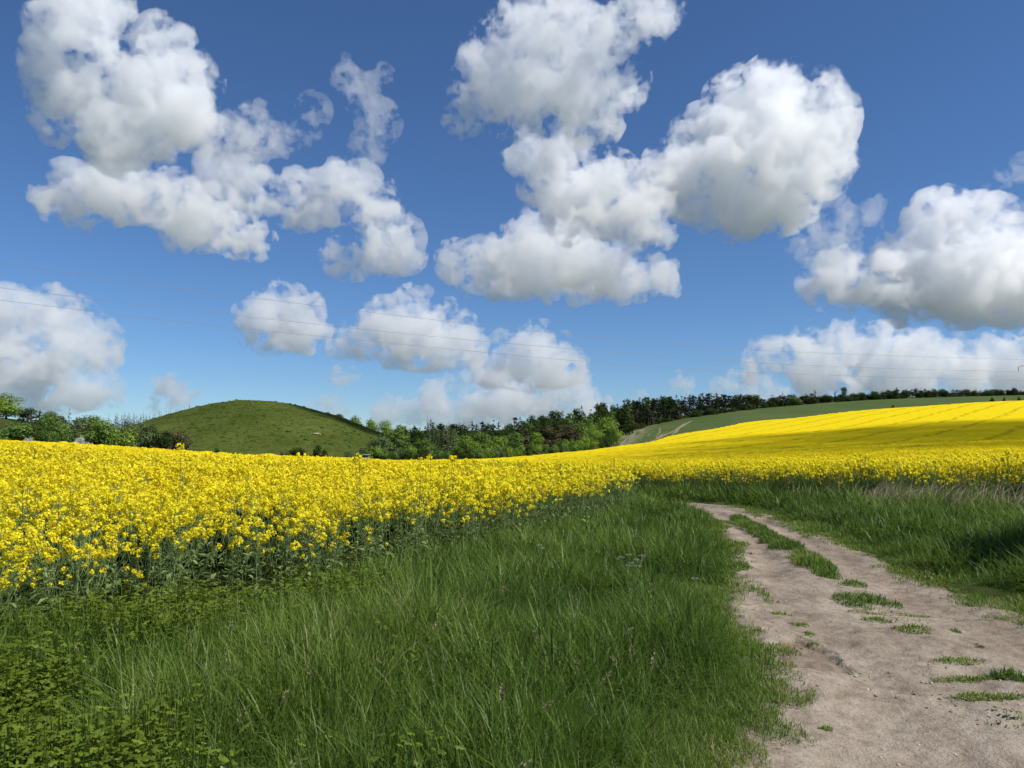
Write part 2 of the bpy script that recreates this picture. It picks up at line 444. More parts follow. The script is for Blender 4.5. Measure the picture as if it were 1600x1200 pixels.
# ------------------------------------------------------------------ ground sheet
def grid_quads(nx, ny):
    i = np.arange(nx - 1)[:, None] * ny + np.arange(ny - 1)[None, :]
    return np.stack([i, i + ny, i + ny + 1, i + 1], -1).reshape(-1, 4)
xs = np.concatenate([-np.geomspace(9000, 31, 60), np.linspace(-30, -8, 60), np.linspace(-7.8, 12, 140), np.linspace(12.3, 30, 50), np.geomspace(31, 9000, 60)])
ys = np.concatenate([-np.geomspace(9000, 9, 30), np.linspace(-8, 1.8, 20), np.linspace(2, 30, 190), np.geomspace(30.3, 3000, 200), [6000, 12000, 20000]])
X, Y = np.meshgrid(xs, ys, indexing='ij')
Z = _H(X, Y)
sel = (np.abs(X) < 14) & (Y > -8) & (Y < 45)
ti = np.full(X.shape, -5.0); ti[sel] = track_in(X[sel], Y[sel])
k = np.clip((ti + 0.25) / 0.35, 0, 1)
Z = Z - 0.16 * k * k * (3 - 2 * k)
Z += np.where(sel, 0.02 * noise3(np.stack([X.ravel() * 2, Y.ravel() * 2, X.ravel() * 0], 1)).reshape(X.shape), 0)
ground = mesh_object("ground", np.stack([X, Y, Z], -1).reshape(-1, 3), quads=grid_quads(len(xs), len(ys)), mats=[M['ground']], smooth=True)
tag(ground, kind="structure")

# ------------------------------------------------------------------ the track
def resample(poly, ts):
    p = np.array(poly); d = np.r_[0, np.cumsum(np.hypot(*np.diff(p, axis=0).T))]
    d /= d[-1]
    return np.stack([np.interp(ts, d, p[:, 0]), np.interp(ts, d, p[:, 1])], 1)
def by_y(poly, yy):
    p = np.array(poly)
    return np.interp(yy, p[:, 1], p[:, 0])
tys = np.concatenate([np.linspace(-6, 2.4, 20), np.linspace(2.45, 12, 330), np.linspace(12.06, 26, 160), np.linspace(26.2, 36, 40)])
tl, tr = by_y(TRACK_L, tys), by_y(TRACK_R, tys)
ns = 190
S = np.linspace(0, 1, ns)[None, :]
TX = (tl - 0.7)[:, None] * (1 - S) + (tr + 0.7)[:, None] * S
TY = np.repeat(tys[:, None], ns, 1)
P3 = np.stack([TX.ravel(), TY.ravel(), np.zeros(TX.size)], 1)
tin = track_in(TX, TY)
frac = (TX - tl[:, None]) / (tr - tl)[:, None]
rut = np.exp(-((frac - 0.24) / 0.13) ** 2) + np.exp(-((frac - 0.80) / 0.13) ** 2)
TZ = _H(TX, TY) - 0.012 - 0.045 * rut + 0.02 * fbm(P3 * 1.6, 3).reshape(TX.shape) + 0.007 * fbm(P3 * 9.0, 3).reshape(TX.shape)
TZ += np.clip(-tin, 0, 0.7) * -0.10
# broken hollow with a crumbling edge at the left side
hol = np.array([gpt(*q) for q in [(1205, 1000), (1240, 985), (1290, 1001), (1312, 1016), (1335, 1034), (1300, 1038), (1225, 1037)]])
wob = 0.025 * fbm(P3 * 7.0, 3).reshape(TX.shape)
hd = np.where(inside(hol, TX + wob, TY + wob), edge_dist(hol, TX, TY), 0)
TZ -= 0.045 * np.clip(hd / 0.03, 0, 1) + np.where(hd > 0, 0.008 * np.abs(fbm(P3 * 13.0, 3).reshape(TX.shape)), 0)
wear = np.clip(0.75 * rut + 0.25 * fbm(P3 * 1.1 + 9, 3).reshape(TX.shape), 0, 1) * 0.55
wear = np.maximum(wear, np.clip(hd / 0.05, 0, 1) * 0.95)
wear = np.maximum(wear, np.clip((0.12 - tin) / 0.3, 0, 1) * 0.8)
path = mesh_object("path", np.stack([TX, TY, TZ], -1).reshape(-1, 3), quads=grid_quads(len(tys), ns)[:, ::-1], mats=[M['track']], smooth=True, attrs={"wear": wear.ravel()})
tag(path, kind="structure")
def path_z(x, y):
    """height of the track surface under a point"""
    i = np.clip(np.searchsorted(tys, y) - 1, 0, len(tys) - 1)
    s = np.clip((x - (tl[i] - 0.7)) / (tr[i] - tl[i] + 1.4), 0, 1) * (ns - 1)
    return TZ[i, np.round(s).astype(int)]

# ------------------------------------------------------------------ round green hill
def hill_row(u):
    return np.interp(u, [60,150,200,225,250,287,325,362,400,437,462,487,512,535,560,585,610,640,700,740], [712,686,666,660,651,641,632,627.5,626.5,629.5,634,641,647,653,663,672,681,692,712,722])
HY, HHW = 520.0, 150.0
hu = np.arange(40, 741, 4.0); hy = np.linspace(HY - HHW, HY + HHW, 120)
HX = np.array([[yx(u, yy_)[0] for yy_ in hy] for u in hu]); HYY = np.repeat(hy[None, :], len(hu), 0)
prof = np.cos(np.clip((HYY - HY) / HHW, -1, 1) * math.pi / 2) ** 1.3
base = _H(HX, HYY)
rr = hill_row(hu)
for _ in range(3): rr = np.convolve(np.pad(rr, 2, mode='edge'), [1/9, 2/9, 3/9, 2/9, 1/9], 'valid')
zt = np.array([EYE + ray(u, v)[1] * HY for u, v in zip(hu, rr)])
zr = np.array([H1(yx(u, HY)[0], HY) for u in hu])
HZ = base - 0.8 + np.clip(zt - zr + 0.8, 0, None)[:, None] * prof
HZ += 0.35 * fbm(np.stack([HX.ravel() / 9, HYY.ravel() / 9, HX.ravel() * 0], 1), 4).reshape(HX.shape) * np.clip(prof * 3, 0, 1)
hill = mesh_object("hill", np.stack([HX, HYY, HZ], -1).reshape(-1, 3), quads=grid_quads(len(hu), len(hy)), mats=[M['hill']], smooth=True)
tag(hill, kind="structure")
def hill_z(x, y):
    fi = np.interp(np.asarray(x) / np.asarray(y) * HY, [yx(u, HY)[0] for u in hu], np.arange(len(hu))); fj = np.interp(y, hy, np.arange(len(hy)))
    return HZ[np.round(fi).astype(int), np.round(fj).astype(int)]

# ------------------------------------------------------------------ young green field above the rape
gu = np.arange(915, 2101, 2.5)
GL = []
WOOD_U = np.array([900, 960, 975, 1000, 1070, 1100, 1200, 1300, 1400, 1500, 1600, 2100]); WOOD_Y = np.array([330, 375, 440, 480, 545, 560, 640, 665, 680, 700, 720, 750.])
ge, gw = field_end(gu) - 3, np.interp(gu, WOOD_U, WOOD_Y) + 12
S = np.linspace(0, 1, 60)[None, :]
GY = ge[:, None] * (1 - S) + gw[:, None] * S
GX = ((gu - 800) / FPX / math.cos(PITCH))[:, None] * GY
GZ = _H(GX, GY) + 0.35
# picture rows of the surface only to find where the scrapes lie on the hillside
fy = GY
tz = (GZ - EYE) / GY
yc = (tz * math.cos(PITCH) - math.sin(PITCH)) / (math.cos(PITCH) + tz * math.sin(PITCH))
GV = 600 - FPX * yc
UU = np.repeat(gu[:, None], 60, 1)
bare = np.zeros(UU.shape)
for pl, w in [([(1018,690),(1035,680),(1055,672),(1063,666),(1079,658)], 1.0), ([(1045,686),(1050,678),(1060,670)], 0.9), ([(1008,694),(1025,686),(1040,674)], 0.8), ([(1024,683),(1030,675),(1030,670)], 0.7), ([(1012,680),(1020,674)], 0.7), ([(1000,685),(1004,678)], 0.7), ([(990,690),(1000,676)], 0.6), ([(978,694),(990,678)], 0.8), ([(968,697),(980,684)], 0.9)]:
    dd = edge_dist(pl, UU, GV, False) + 0.5 * noise3(np.stack([UU.ravel() / 3, GV.ravel() / 2, UU.ravel() * 0], 1)).reshape(UU.shape)
    bare = np.maximum(bare, np.clip(1.6 - dd / 0.9, 0, 1) * w)
tip = np.clip((998 - UU + (GV - 690) * -1.2) / 22, 0, 1) * np.clip(0.75 + 0.4 * noise3(np.stack([UU.ravel() / 4, GV.ravel() / 2.5, UU.ravel() * 0], 1)).reshape(UU.shape), 0, 1)
bare = np.maximum(bare, tip * 0.9)
gf = mesh_object("field", np.stack([GX, GY, GZ], -1).reshape(-1, 3), quads=grid_quads(len(gu), 60), mats=[M['corn']], smooth=True, attrs={"bare": bare.ravel()})
tag(gf, kind="structure")

# ------------------------------------------------------------------ rape canopy, from the near edge to the far hillside
cu = np.arange(-260, 2101, 4.0)
cyv = np.geomspace(11, 660, 420)
CX = ((cu - 800) / FPX / math.cos(PITCH))[:, None] * cyv[None, :]
CY = np.repeat(cyv[None, :], len(cu), 0)
okl = inside(CROP_L, CX, CY) & (edge_dist(CROP_L, CX, CY) > np.where(CY < 30, 2.6, 0.5))
okr = (inside(CROP_R, CX, CY) & (edge_dist(CROP_R, CX, CY) > 4.0)) | (CY > 62) | ((CX < -12) & (CY > 30))
UC = np.repeat(cu[:, None], len(cyv), 1)
keep = (okl | okr) & (CY < field_end(UC))
k = np.clip((CY - 22) / 60, 0, 1)
CZ = _H(CX, CY) + CROP - 0.42 + 0.40 * k
amp = np.clip(0.12 - CY * 0.0002, 0.03, 0.12)
CZ += amp * fbm(np.stack([CX.ravel() * 1.6, CY.ravel() * 1.6, CX.ravel() * 0], 1), 3).reshape(CX.shape)
q = grid_quads(len(cu), len(cyv))
kq = keep.ravel()[q].all(1)
bloom = -0.10 + 0.16 * np.clip((CY - 15) / 40, 0, 1)
far = mesh_object("rapeseed_field", np.stack([CX, CY, CZ], -1).reshape(-1, 3), quads=q[kq], mats=[M['canopy']], smooth=True, attrs={"bloom": bloom.ravel()})
tag(far, "bright yellow rapeseed in flower covering the slope up to the green field", "rapeseed", kind="stuff")
print("land", round(time.time() - T0, 1))

# scrub and tussocks dotted over the hill
b_V, b_Q, b_A = [], [], []
rs = np.random.default_rng(91); nq_ = 0
for k in range(480):
    u_, y_ = rs.uniform(225, 600), rs.uniform(400, 515)
    x_ = yx(u_, y_)[0]; z_ = float(hill_z(np.array([x_]), np.array([y_]))[0])
    s_ = 0.30 + 0.65 * rs.random() ** 3
    m_ = 14
    v_ = rs.normal(0, 1, (m_, 3)); v_ /= np.linalg.norm(v_, axis=1)[:, None]; v_[:, 2] = np.abs(v_[:, 2]) * 0.7
    p_ = np.array([x_, y_, z_]) + v_ * s_ * [1.5, 1.2, 0.8]
    t1_ = np.cross(v_, rs.normal(0, 1, (m_, 3))); t1_ /= np.linalg.norm(t1_, axis=1)[:, None]; t2_ = np.cross(v_, t1_)
    q_ = 0.55 * s_
    b_V.append(np.stack([p_ - t1_ * q_, p_ - t2_ * q_, p_ + t1_ * q_, p_ + t2_ * q_], 1).reshape(-1, 3))
    b_Q.append(np.arange(m_ * 4).reshape(-1, 4) + nq_); b_A.append(np.full(m_ * 4, 0.55 * rs.random())); nq_ += m_ * 4
tag(mesh_object("scrub", np.concatenate(b_V), quads=np.concatenate(b_Q), mats=[M['broad_a']], attrs={"tone": np.concatenate(b_A)}), "dark low tussocks and scrub dotted over the round hill", "scrub", kind="stuff")
# ------------------------------------------------------------------ grass blades
def blades(x, y, z, h, w, head, lean, tone, r):
    """one bent tapering blade per root point; returns verts, quads, tris, tone"""
    n = len(x)
    T = np.array([0.0, 0.38, 0.72, 1.0])
    W = np.array([0.8, 1.0, 0.7, 0.0])
    dx, dy = np.cos(head), np.sin(head)
    a2 = head + math.pi / 2 + r.normal(0, 0.5, n)
    sx, sy = np.cos(a2), np.sin(a2)
    V = np.zeros((n, 7, 3), np.float32); k = 0
    for t, ww in zip(T, W):
        off = h * lean * t ** 1.9
        cx, cy_, cz = x + dx * off, y + dy * off, z + h * (t - 0.42 * lean * t * t * np.minimum(lean, 1.2))
        if ww > 0:
            V[:, k] = np.stack([cx - sx * w * ww / 2, cy_ - sy * w * ww / 2, cz], 1)
            V[:, k + 1] = np.stack([cx + sx * w * ww / 2, cy_ + sy * w * ww / 2, cz], 1)
            k += 2
        else:
            V[:, k] = np.stack([cx, cy_, cz], 1)
    b = np.arange(n)[:, None] * 7
    Q = np.concatenate([b + np.array([[0, 1, 3, 2]]), b + np.array([[2, 3, 5, 4]])])
    Tr = b + np.array([[4, 5, 6]])
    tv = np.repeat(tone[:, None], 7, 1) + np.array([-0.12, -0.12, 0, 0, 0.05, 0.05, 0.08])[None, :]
    return V.reshape(-1, 3), Q, Tr, np.clip(tv, 0, 1).ravel()

class Batch:
    """collects plant pieces, then links them as ONE mesh object"""
    def __init__(s): s.V, s.Q, s.T, s.A, s.mq, s.mt, s.n = [], [], [], [], [], [], 0
    def add(s, V, Q, T, A, mat=0):
        s.V.append(np.asarray(V, np.float32)); s.A.append(np.asarray(A, np.float32))
        if Q is not None and len(Q): s.Q.append(np.asarray(Q) + s.n); s.mq.append(np.broadcast_to(np.asarray(mat), (len(Q),)))
        if T is not None and len(T): s.T.append(np.asarray(T) + s.n); s.mt.append(np.broadcast_to(np.asarray(mat), (len(T),)))
        s.n += len(V)
    def build(s, name, mats, parent=None):
        mi = np.concatenate(s.mq + s.mt)
        return mesh_object(name, np.concatenate(s.V), quads=np.concatenate(s.Q) if s.Q else None, tris=np.concatenate(s.T) if s.T else None,
                           mats=mats, parent=parent, midx=mi, attrs={"tone": np.concatenate(s.A)})

def n2(x, y, sc, off=0.0):
    return noise3(np.stack([np.asarray(x) / sc + off, np.asarray(y) / sc + off * 0.7, np.zeros(len(x)) + off], 1))

def scatter(r, x0, x1, y0, y1, dens):
    n = r.poisson(max(0.0, (x1 - x0) * (y1 - y0) * dens))
    return r.uniform(x0, x1, n), r.uniform(y0, y1, n)

r = np.random.default_rng(11)
GX_, GY_, GH, GW, GT, GL_, GHD = [], [], [], [], [], [], []
def put_grass(x, y, h, w, tone, lean, head):
    GX_.append(x); GY_.append(y); GH.append(h); GW.append(w); GT.append(tone); GL_.append(lean); GHD.append(head)
def verge(y0, y1, dens, width):
    lx0, lx1 = -0.72 * y1 - 2.5, 0.72 * y1 + 2.5
    x, y = scatter(r, max(lx0, -16), min(lx1, 17), y0, y1, dens)
    ti = track_in(x, y) + 0.10 * n2(x, y, 0.22, 3) + 0.06 * n2(x, y, 0.07, 8)
    cl = np.where(inside(CROP_L, x, y), edge_dist(CROP_L, x, y), -1)
    cr = np.where(inside(CROP_R, x, y), edge_dist(CROP_R, x, y), -1)
    right = x > by_y(TRACK_L, y) + 1.5
    # taller away from the track, thinner inside the crop
    out = -ti
    clump = n2(x, y, 0.33, 1); big = n2(x, y, 1.1, 5)
    far = np.clip((y - 9) / 8, 0, 1)
    tall = np.where(right, 0.54, 0.44 - 0.05 * far)
    k = np.clip((out + 0.02) / np.where(right, 1.1, 0.75), 0, 1)
    hh = tall * np.clip(k * k * (3 - 2 * k), 0.12, 1) * (1 + 0.22 * clump + 0.14 * big) * r.uniform(0.5, 1.15, len(x))
    ok = (out > -0.03) & (cl < 0.9) & (cr < 0.8)
    ok &= r.random(len(x)) < np.where(cl > 0, np.exp(-cl / 0.45), 1.0)
    ok &= r.random(len(x)) < np.clip((out + 0.06) * 9.0, 0.10, 1)
    sel = np.nonzero(ok)[0]
    x, y, hh, clump, big, out = x[sel], y[sel], hh[sel], clump[sel], big[sel], out[sel]
    yel = n2(x, y, 0.9, 12)
    edge = np.clip(1 - out / 0.5, 0, 1)
    leftw = np.clip((-x - 0.2) / 2.5, 0, 1)
    tone = 0.38 + 0.07 * yel + 0.09 * clump + 0.30 * edge + 0.08 * leftw + r.normal(0, 0.14, len(x)) + (r.random(len(x)) < 0.006) * 0.4
    lean = np.clip(r.gamma(2.6, 0.25, len(x)) + 0.25 * np.clip(n2(x, y, 0.45, 15), 0, 2), 0.05, 1.4)
    head = r.uniform(0, 6.28, len(x)) + 0.0 * big
    put_grass(x, y, hh, width * r.uniform(0.5, 1.3, len(x)) * np.where(r.random(len(x)) < 0.12, 2.0, 1.0) * np.clip(hh / 0.4, 0.5, 1.15), np.clip(tone, 0, 1), lean, head)
verge(1.2, 3.2, 4200, 0.0048)
verge(3.2, 5.0, 3600, 0.0056)
verge(5.0, 8.0, 2600, 0.0070)
verge(8.0, 13.0, 1500, 0.0095)
verge(13.0, 21.0, 640, 0.015)
verge(21.0, 36.0, 330, 0.022)
def fringe(y0, y1, dens, wid):
    x, y = scatter(r, 0.2, 9.5, y0, y1, dens)
    o = -(track_in(x, y) + 0.16 * n2(x, y, 0.30, 3) + 0.08 * n2(x, y, 0.08, 8))
    s = np.nonzero((o > -0.10) & (o < 0.75) & (r.random(len(x)) < np.clip((o + 0.10) * 9, 0, 1)))[0]
    x, y, o = x[s], y[s], o[s]
    put_grass(x, y, (0.035 + 0.15 * np.clip(o, 0, 1)) * r.uniform(0.6, 1.5, len(x)), wid * r.uniform(0.7, 1.4, len(x)), np.clip(0.70 + 0.10 * n2(x, y, 0.4, 5) - 0.25 * np.clip(o, 0, 1) + r.normal(0, 0.13, len(x)), 0, 1), np.clip(r.gamma(3, 0.25, len(x)), 0.1, 1.4), r.uniform(0, 6.28, len(x)))
fringe(2.5, 6, 5200, 0.0048); fringe(6, 10, 3200, 0.0065); fringe(10, 24, 1300, 0.011)
# grass down the middle of the track
x, y = scatter(r, 3.4, 7.5, 9.5, 25, 1700)
ins = np.where(inside(STRIP, x, y), edge_dist(STRIP, x, y), -1) + 0.07 * n2(x, y, 0.2, 4)
s_ = np.nonzero((ins > 0.0) & (r.random(len(x)) < np.clip(ins * 7, 0.15, 1)))[0]
x, y, ins = x[s_], y[s_], ins[s_]
put_grass(x, y, np.clip(0.05 + 0.35 * ins, 0.05, 0.20) * r.uniform(0.6, 1.3, len(x)), 0.011 * r.uniform(0.7, 1.4, len(x)), np.clip(0.55 + 0.12 * n2(x, y, 0.3, 9) + r.normal(0, 0.14, len(x)) - ins * 0.3, 0, 1), np.clip(r.gamma(3, 0.2, len(x)), 0.05, 1.3), r.uniform(0, 6.28, len(x)))
gx, gy = np.concatenate(GX_), np.concatenate(GY_)
gz = np.maximum(_H(gx, gy) - 0.03, np.where(track_in(gx, gy) > -0.6, path_z(gx, gy) - 0.02, -9))
gb = Batch()
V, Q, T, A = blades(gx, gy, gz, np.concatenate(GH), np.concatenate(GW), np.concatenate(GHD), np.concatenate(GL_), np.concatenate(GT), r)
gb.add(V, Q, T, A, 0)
# flowering stems standing above the verge: thin culm with a feathery head
def seed_stem(b, x, y, z, h, lean, head, tone, length=0.10, wid=0.012):
    T_ = np.linspace(0, 1, 5)
    dx, dy = math.cos(head), math.sin(head)
    pts = np.array([(x + dx * lean * h * t ** 2, y + dy * lean * h * t ** 2, z + h * (t - 0.3 * lean * t * t)) for t in T_])
    w = 0.0010 + 0.00022 * y
    VV = np.concatenate([pts + [-w, 0, 0], pts + [w, 0, 0]])
    QQ = [[i, i + 5, i + 6, i + 1] for i in range(4)]
    b.add(VV, np.array(QQ), None, np.full(10, 0.5), 0)
    tip = pts[-1]; d = pts[-1] - pts[-2]; d /= np.linalg.norm(d)
    m = 26
    t = r.random(m); ph = r.uniform(0, 6.28, m)
    side = np.stack([np.cos(ph), np.sin(ph), r.uniform(-0.2, 0.5, m)], 1)
    c = tip + d * ((t - 0.6) * length)[:, None] + side * (wid * np.sin(np.pi * np.clip(t, 0.08, 0.95)))[:, None]
    ax = (d + 0.5 * side) * 0.010; ac = np.cross(d, side) * 0.0032
    VV = np.stack([c - ac, c + ac, c + ac * 0.3 + ax, c - ac * 0.3 + ax], 1).reshape(-1, 3)
    b.add(VV, np.arange(m * 4).reshape(-1, 4), None, np.repeat(np.clip(tone + r.normal(0, 0.2, m), 0, 1), 4), 1)
for k in range(95):
    yy = r.uniform(2.6, 13); xx = r.uniform(-0.55 * yy, 0.36 * yy)
    if track_in(np.array([xx]), np.array([yy]))[0] > -0.35 or inside(CROP_L, np.array([xx]), np.array([yy]))[0]: continue
    seed_stem(gb, xx, yy, H1(xx, yy), r.uniform(0.50, 0.70), r.uniform(0.1, 0.6), r.uniform(0, 6.28), r.uniform(0.0, 0.65), r.uniform(0.07, 0.13))
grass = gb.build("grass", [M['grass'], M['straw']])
tag(grass, "long green verge grass on both sides of the sandy track", "grass", kind="stuff")
print("grass blades", len(gx), round(time.time() - T0, 1))

# last year's pale stalks along the foot of the right-hand rape
db = Batch()
m = 2100
uu = np.concatenate([r.uniform(1340, 1700, m), r.uniform(1220, 1400, 160)])
yy = np.interp(uu, [1180, 1300, 1400, 1600, 1700], [25.4, 22.8, 20.8, 17.6, 16.6]) + r.uniform(-1.0, 0.8, len(uu))
xx = (uu - 800) / FPX * yy
pat = np.clip(0.7 + 0.6 * n2(xx, yy, 0.5, 2), 0.15, 1.2)
s_ = np.nonzero(r.random(len(uu)) < pat)[0]; uu, xx, yy = uu[s_], xx[s_], yy[s_]
hh = np.interp(uu, [1180, 1350, 1500, 1700], [0.75, 0.95, 1.08, 1.12]) * r.uniform(0.5, 1.15, len(uu))
V, Q, T, A = blades(xx, yy, _H(xx, yy), hh, 0.014 * r.uniform(0.6, 1.5, len(xx)), r.normal(0.15, 0.5, len(xx)), np.clip(r.normal(0.75, 0.3, len(xx)), 0.1, 1.4), np.clip(r.normal(0.5, 0.3, len(xx)), 0, 1), r)
db.add(V, Q, T, A, 0)
tag(db.build("dry_grass", [M['straw']]), "pale dry grass stalks leaning along the foot of the rapeseed", "dry grass", kind="stuff")

# broad-leaved weeds low in the left corner and at the foot of the rape
wb = Batch()
def leafy_weed(b, x, y, z, h, nl, size, r):
    for k in range(nl):
        t = r.uniform(0.35, 1.0); a = r.uniform(0, 6.28); rad = r.uniform(0.02, 0.13) * (1.2 - 0.4 * t)
        px, py, pz = x + math.cos(a) * rad, y + math.sin(a) * rad, z + h * t
        L, Wd = size * r.uniform(0.6, 1.25), size * r.uniform(0.4, 0.62)
        el = r.uniform(-0.5, 0.45)
        d = np.array([math.cos(a) * math.cos(el), math.sin(a) * math.cos(el), math.sin(el)])
        s = np.array([-math.sin(a), math.cos(a), r.normal(0, 0.3)]); s /= np.linalg.norm(s)
        up = np.cross(d, s) * -0.12 * L
        c = np.array([px, py, pz])
        lobes = [c, c + d * L * 0.25 + s * Wd * 0.5 + up, c + d * L * 0.45 + s * Wd * 0.28, c + d * L * 0.72 + s * Wd * 0.42 + up, c + d * L, c + d * L * 0.72 - s * Wd * 0.42 + up, c + d * L * 0.45 - s * Wd * 0.28, c + d * L * 0.25 - s * Wd * 0.5 + up, c + d * L * 0.5 - up * 0.6]
        tri = [[i, (i + 1) % 8, 8] for i in range(8)]
        b.add(lobes, None, np.array(tri), np.full(9, np.clip(r.normal(0.5, 0.22), 0, 1)), 0)
    b.add([(x - .003, y, z), (x + .003, y, z), (x + .002, y, z + h), (x - .002, y, z + h)], np.array([[0, 1, 2, 3]]), None, np.zeros(4), 0)
cnt = 0
while cnt < 1250:
    yy = r.uniform(2.3, 8.6); u = r.uniform(-120, 760)
    xx = (u - 800) / FPX * yy
    p = np.array([xx]); q = np.array([yy])
    if inside(CROP_L, p, q)[0] and edge_dist(CROP_L, p, q)[0] > 0.5: continue
    want = np.clip((340 - u) / 240, 0, 0.9) * np.clip((yy - 3.0) / 1.0, 0.15, 1) + (0.55 if edge_dist(np.array(CROP_EDGE), p, q, False)[0] < 0.7 else 0) + 0.01
    if r.random() > want * np.clip(0.7 + 0.7 * n2(p, q, 0.35, 6)[0], 0, 1.3): continue
    leafy_weed(wb, xx, yy, H1(xx, yy), r.uniform(0.30, 0.55), int(r.integers(8, 15)), r.uniform(0.034, 0.070), r)
    cnt += 1
tag(wb.build("weeds", [M['weed']]), "bright green broad leaved weeds in the lower left verge", "weeds", kind="stuff")
print("weeds", round(time.time() - T0, 1))

# ------------------------------------------------------------------ rapeseed plants
def flower_head(b, c, ax, R, n, r, big=1.0, bud=True):
    """a dome of small yellow blooms round the tip of a stem"""
    v = r.normal(0, 1, (n, 3)); v /= np.linalg.norm(v, axis=1)[:, None]
    p = c + v * R * r.uniform(0.55, 1.1, (n, 1)) * [1, 1, 0.95] + [0, 0, -0.2 * R]
    nrm = v + r.normal(0, 0.45, (n, 3)) + [0, 0, 0.25]; nrm /= np.linalg.norm(nrm, axis=1)[:, None]
    t1 = np.cross(nrm, r.normal(0, 1, (n, 3))); t1 /= np.linalg.norm(t1, axis=1)[:, None]
    t2 = np.cross(nrm, t1)
    s = 0.0125 * big * r.uniform(0.75, 1.25, (n, 1))
    V = np.stack([p - t1 * s, p + t2 * s + nrm * s * 0.4, p + t1 * s, p - t2 * s + nrm * s * 0.4], 1).reshape(-1, 3)
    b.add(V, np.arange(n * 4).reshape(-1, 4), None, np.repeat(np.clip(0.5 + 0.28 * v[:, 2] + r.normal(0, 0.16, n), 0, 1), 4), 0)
def strip(b, pts, w, tone, mat=1):
    pts = np.asarray(pts); n = len(pts)
    w = np.linspace(w, w * 0.5, n)[:, None]
    for sv in ([1, 0, 0], [0, 1, 0]):
        sv = np.array(sv)
        b.add(np.concatenate([pts - sv * w, pts + sv * w]), np.array([[i, i + n, i + n + 1, i + 1] for i in range(n - 1)]), None, np.full(2 * n, tone), mat)
def rape_plant(r, detail):
    b = Batch()
    h = r.uniform(0.98, 1.17)
    lean = r.normal(0, 0.06, 2)
    nb = {0: 7, 1: 6, 2: 5}[detail]
    nf = {0: 26, 1: 12, 2: 5}[detail]
    big = {0: 1.0, 1: 1.5, 2: 2.2}[detail]
    main = [np.array([lean[0] * t * t, lean[1] * t * t, h * t]) for t in (0, 0.35, 0.7, 1.0)]
    w = {0: 0.0045, 1: 0.006, 2: 0.009}[detail]
    strip(b, main, w, r.uniform(0.3, 0.9))
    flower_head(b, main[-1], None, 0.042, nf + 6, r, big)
    for k in range(nb):
        t0 = r.uniform(0.34, 0.8); a = r.uniform(0, 6.28); L = (1.0 - t0) * h * r.uniform(0.55, 1.02)
        s = np.array([lean[0] * t0 * t0, lean[1] * t0 * t0, h * t0])
        out = np.array([math.cos(a), math.sin(a), 0]) * L * r.uniform(0.28, 0.6)
        pts = [s, s + out * 0.6 + [0, 0, L * 0.45], s + out + [0, 0, L]]
        strip(b, pts, w * 0.7, r.uniform(0.3, 1.0))
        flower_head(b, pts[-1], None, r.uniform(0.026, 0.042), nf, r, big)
    for k in range({0: 16, 1: 8, 2: 3}[detail]):
        t0 = r.uniform(0.15, 0.85); a = r.uniform(0, 6.28); L = r.uniform(0.10, 0.22) * (1.25 - t0); el = r.uniform(-0.3, 0.9)
        d = np.array([math.cos(a) * math.cos(el), math.sin(a) * math.cos(el), math.sin(el)]); sd = np.array([-math.sin(a), math.cos(a), 0]) * L * 0.16
        s = np.array([lean[0] * t0 * t0, lean[1] * t0 * t0, h * t0])
        V = [s, s + d * L * 0.5 - sd, s + d * L * 0.5 + sd, s + d * L + [0, 0, -L * 0.25]]
        b.add(V, np.array([[0, 1, 3, 2]]), None, np.full(4, r.uniform(0, 0.7)), 1)
    if detail == 0:                                   # thin young pods under the flowers
        for k in range(10):
            t0 = r.uniform(0.78, 0.95); a = r.uniform(0, 6.28)
            s = np.array([lean[0] * t0 * t0, lean[1] * t0 * t0, h * t0]); e = s + [math.cos(a) * 0.05, math.sin(a) * 0.05, 0.035]
            V = [s, s + [0, 0, 0.004], e + [0, 0, 0.003], e]
            b.add(V, np.array([[0, 1, 2, 3]]), None, np.full(4, 0.9), 1)
    return np.concatenate(b.V), np.concatenate(b.Q), np.concatenate(b.A), np.concatenate(b.mq)
r = np.random.default_rng(23)
KINDS = {d: [rape_plant(r, d) for _ in range(14)] for d in (0, 1, 2)}
def plant_out(b, x, y, detail, r, hmul=1.0):
    z = _H(x, y)
    kind = r.integers(0, 14, len(x))
    patch = 1 + 0.05 * n2(x, y, 1.2, 4) + 0.04 * n2(x, y, 0.4, 9)
    for k in range(14):
        s = np.nonzero(kind == k)[0]
        if not len(s): continue
        V, Q, A, mq = KINDS[detail][k]
        a = r.uniform(0, 6.28, len(s)); ca, sa = np.cos(a)[:, None], np.sin(a)[:, None]
        sc = (r.normal(1.0, 0.075, len(s)) * patch[s] * hmul)[:, None]
        lx, ly = r.normal(0.0, 0.07, (len(s), 1)), r.normal(-0.02, 0.07, (len(s), 1))
        vx, vy, vz = V[None, :, 0], V[None, :, 1], V[None, :, 2]
        P = np.stack([x[s][:, None] + sc * (vx * ca - vy * sa) + lx * vz * vz, y[s][:, None] + sc * (vx * sa + vy * ca) + ly * vz * vz, z[s][:, None] + sc * vz], -1)
        n = len(V)
        QQ = (np.arange(len(s))[:, None, None] * n + Q[None]).reshape(-1, 4)
        AA = np.clip(A[None, :] + r.normal(0, 0.06, (len(s), 1)), 0, 1).ravel()
        b.add(P.reshape(-1, 3), QQ, None, AA, np.tile(mq, len(s)))
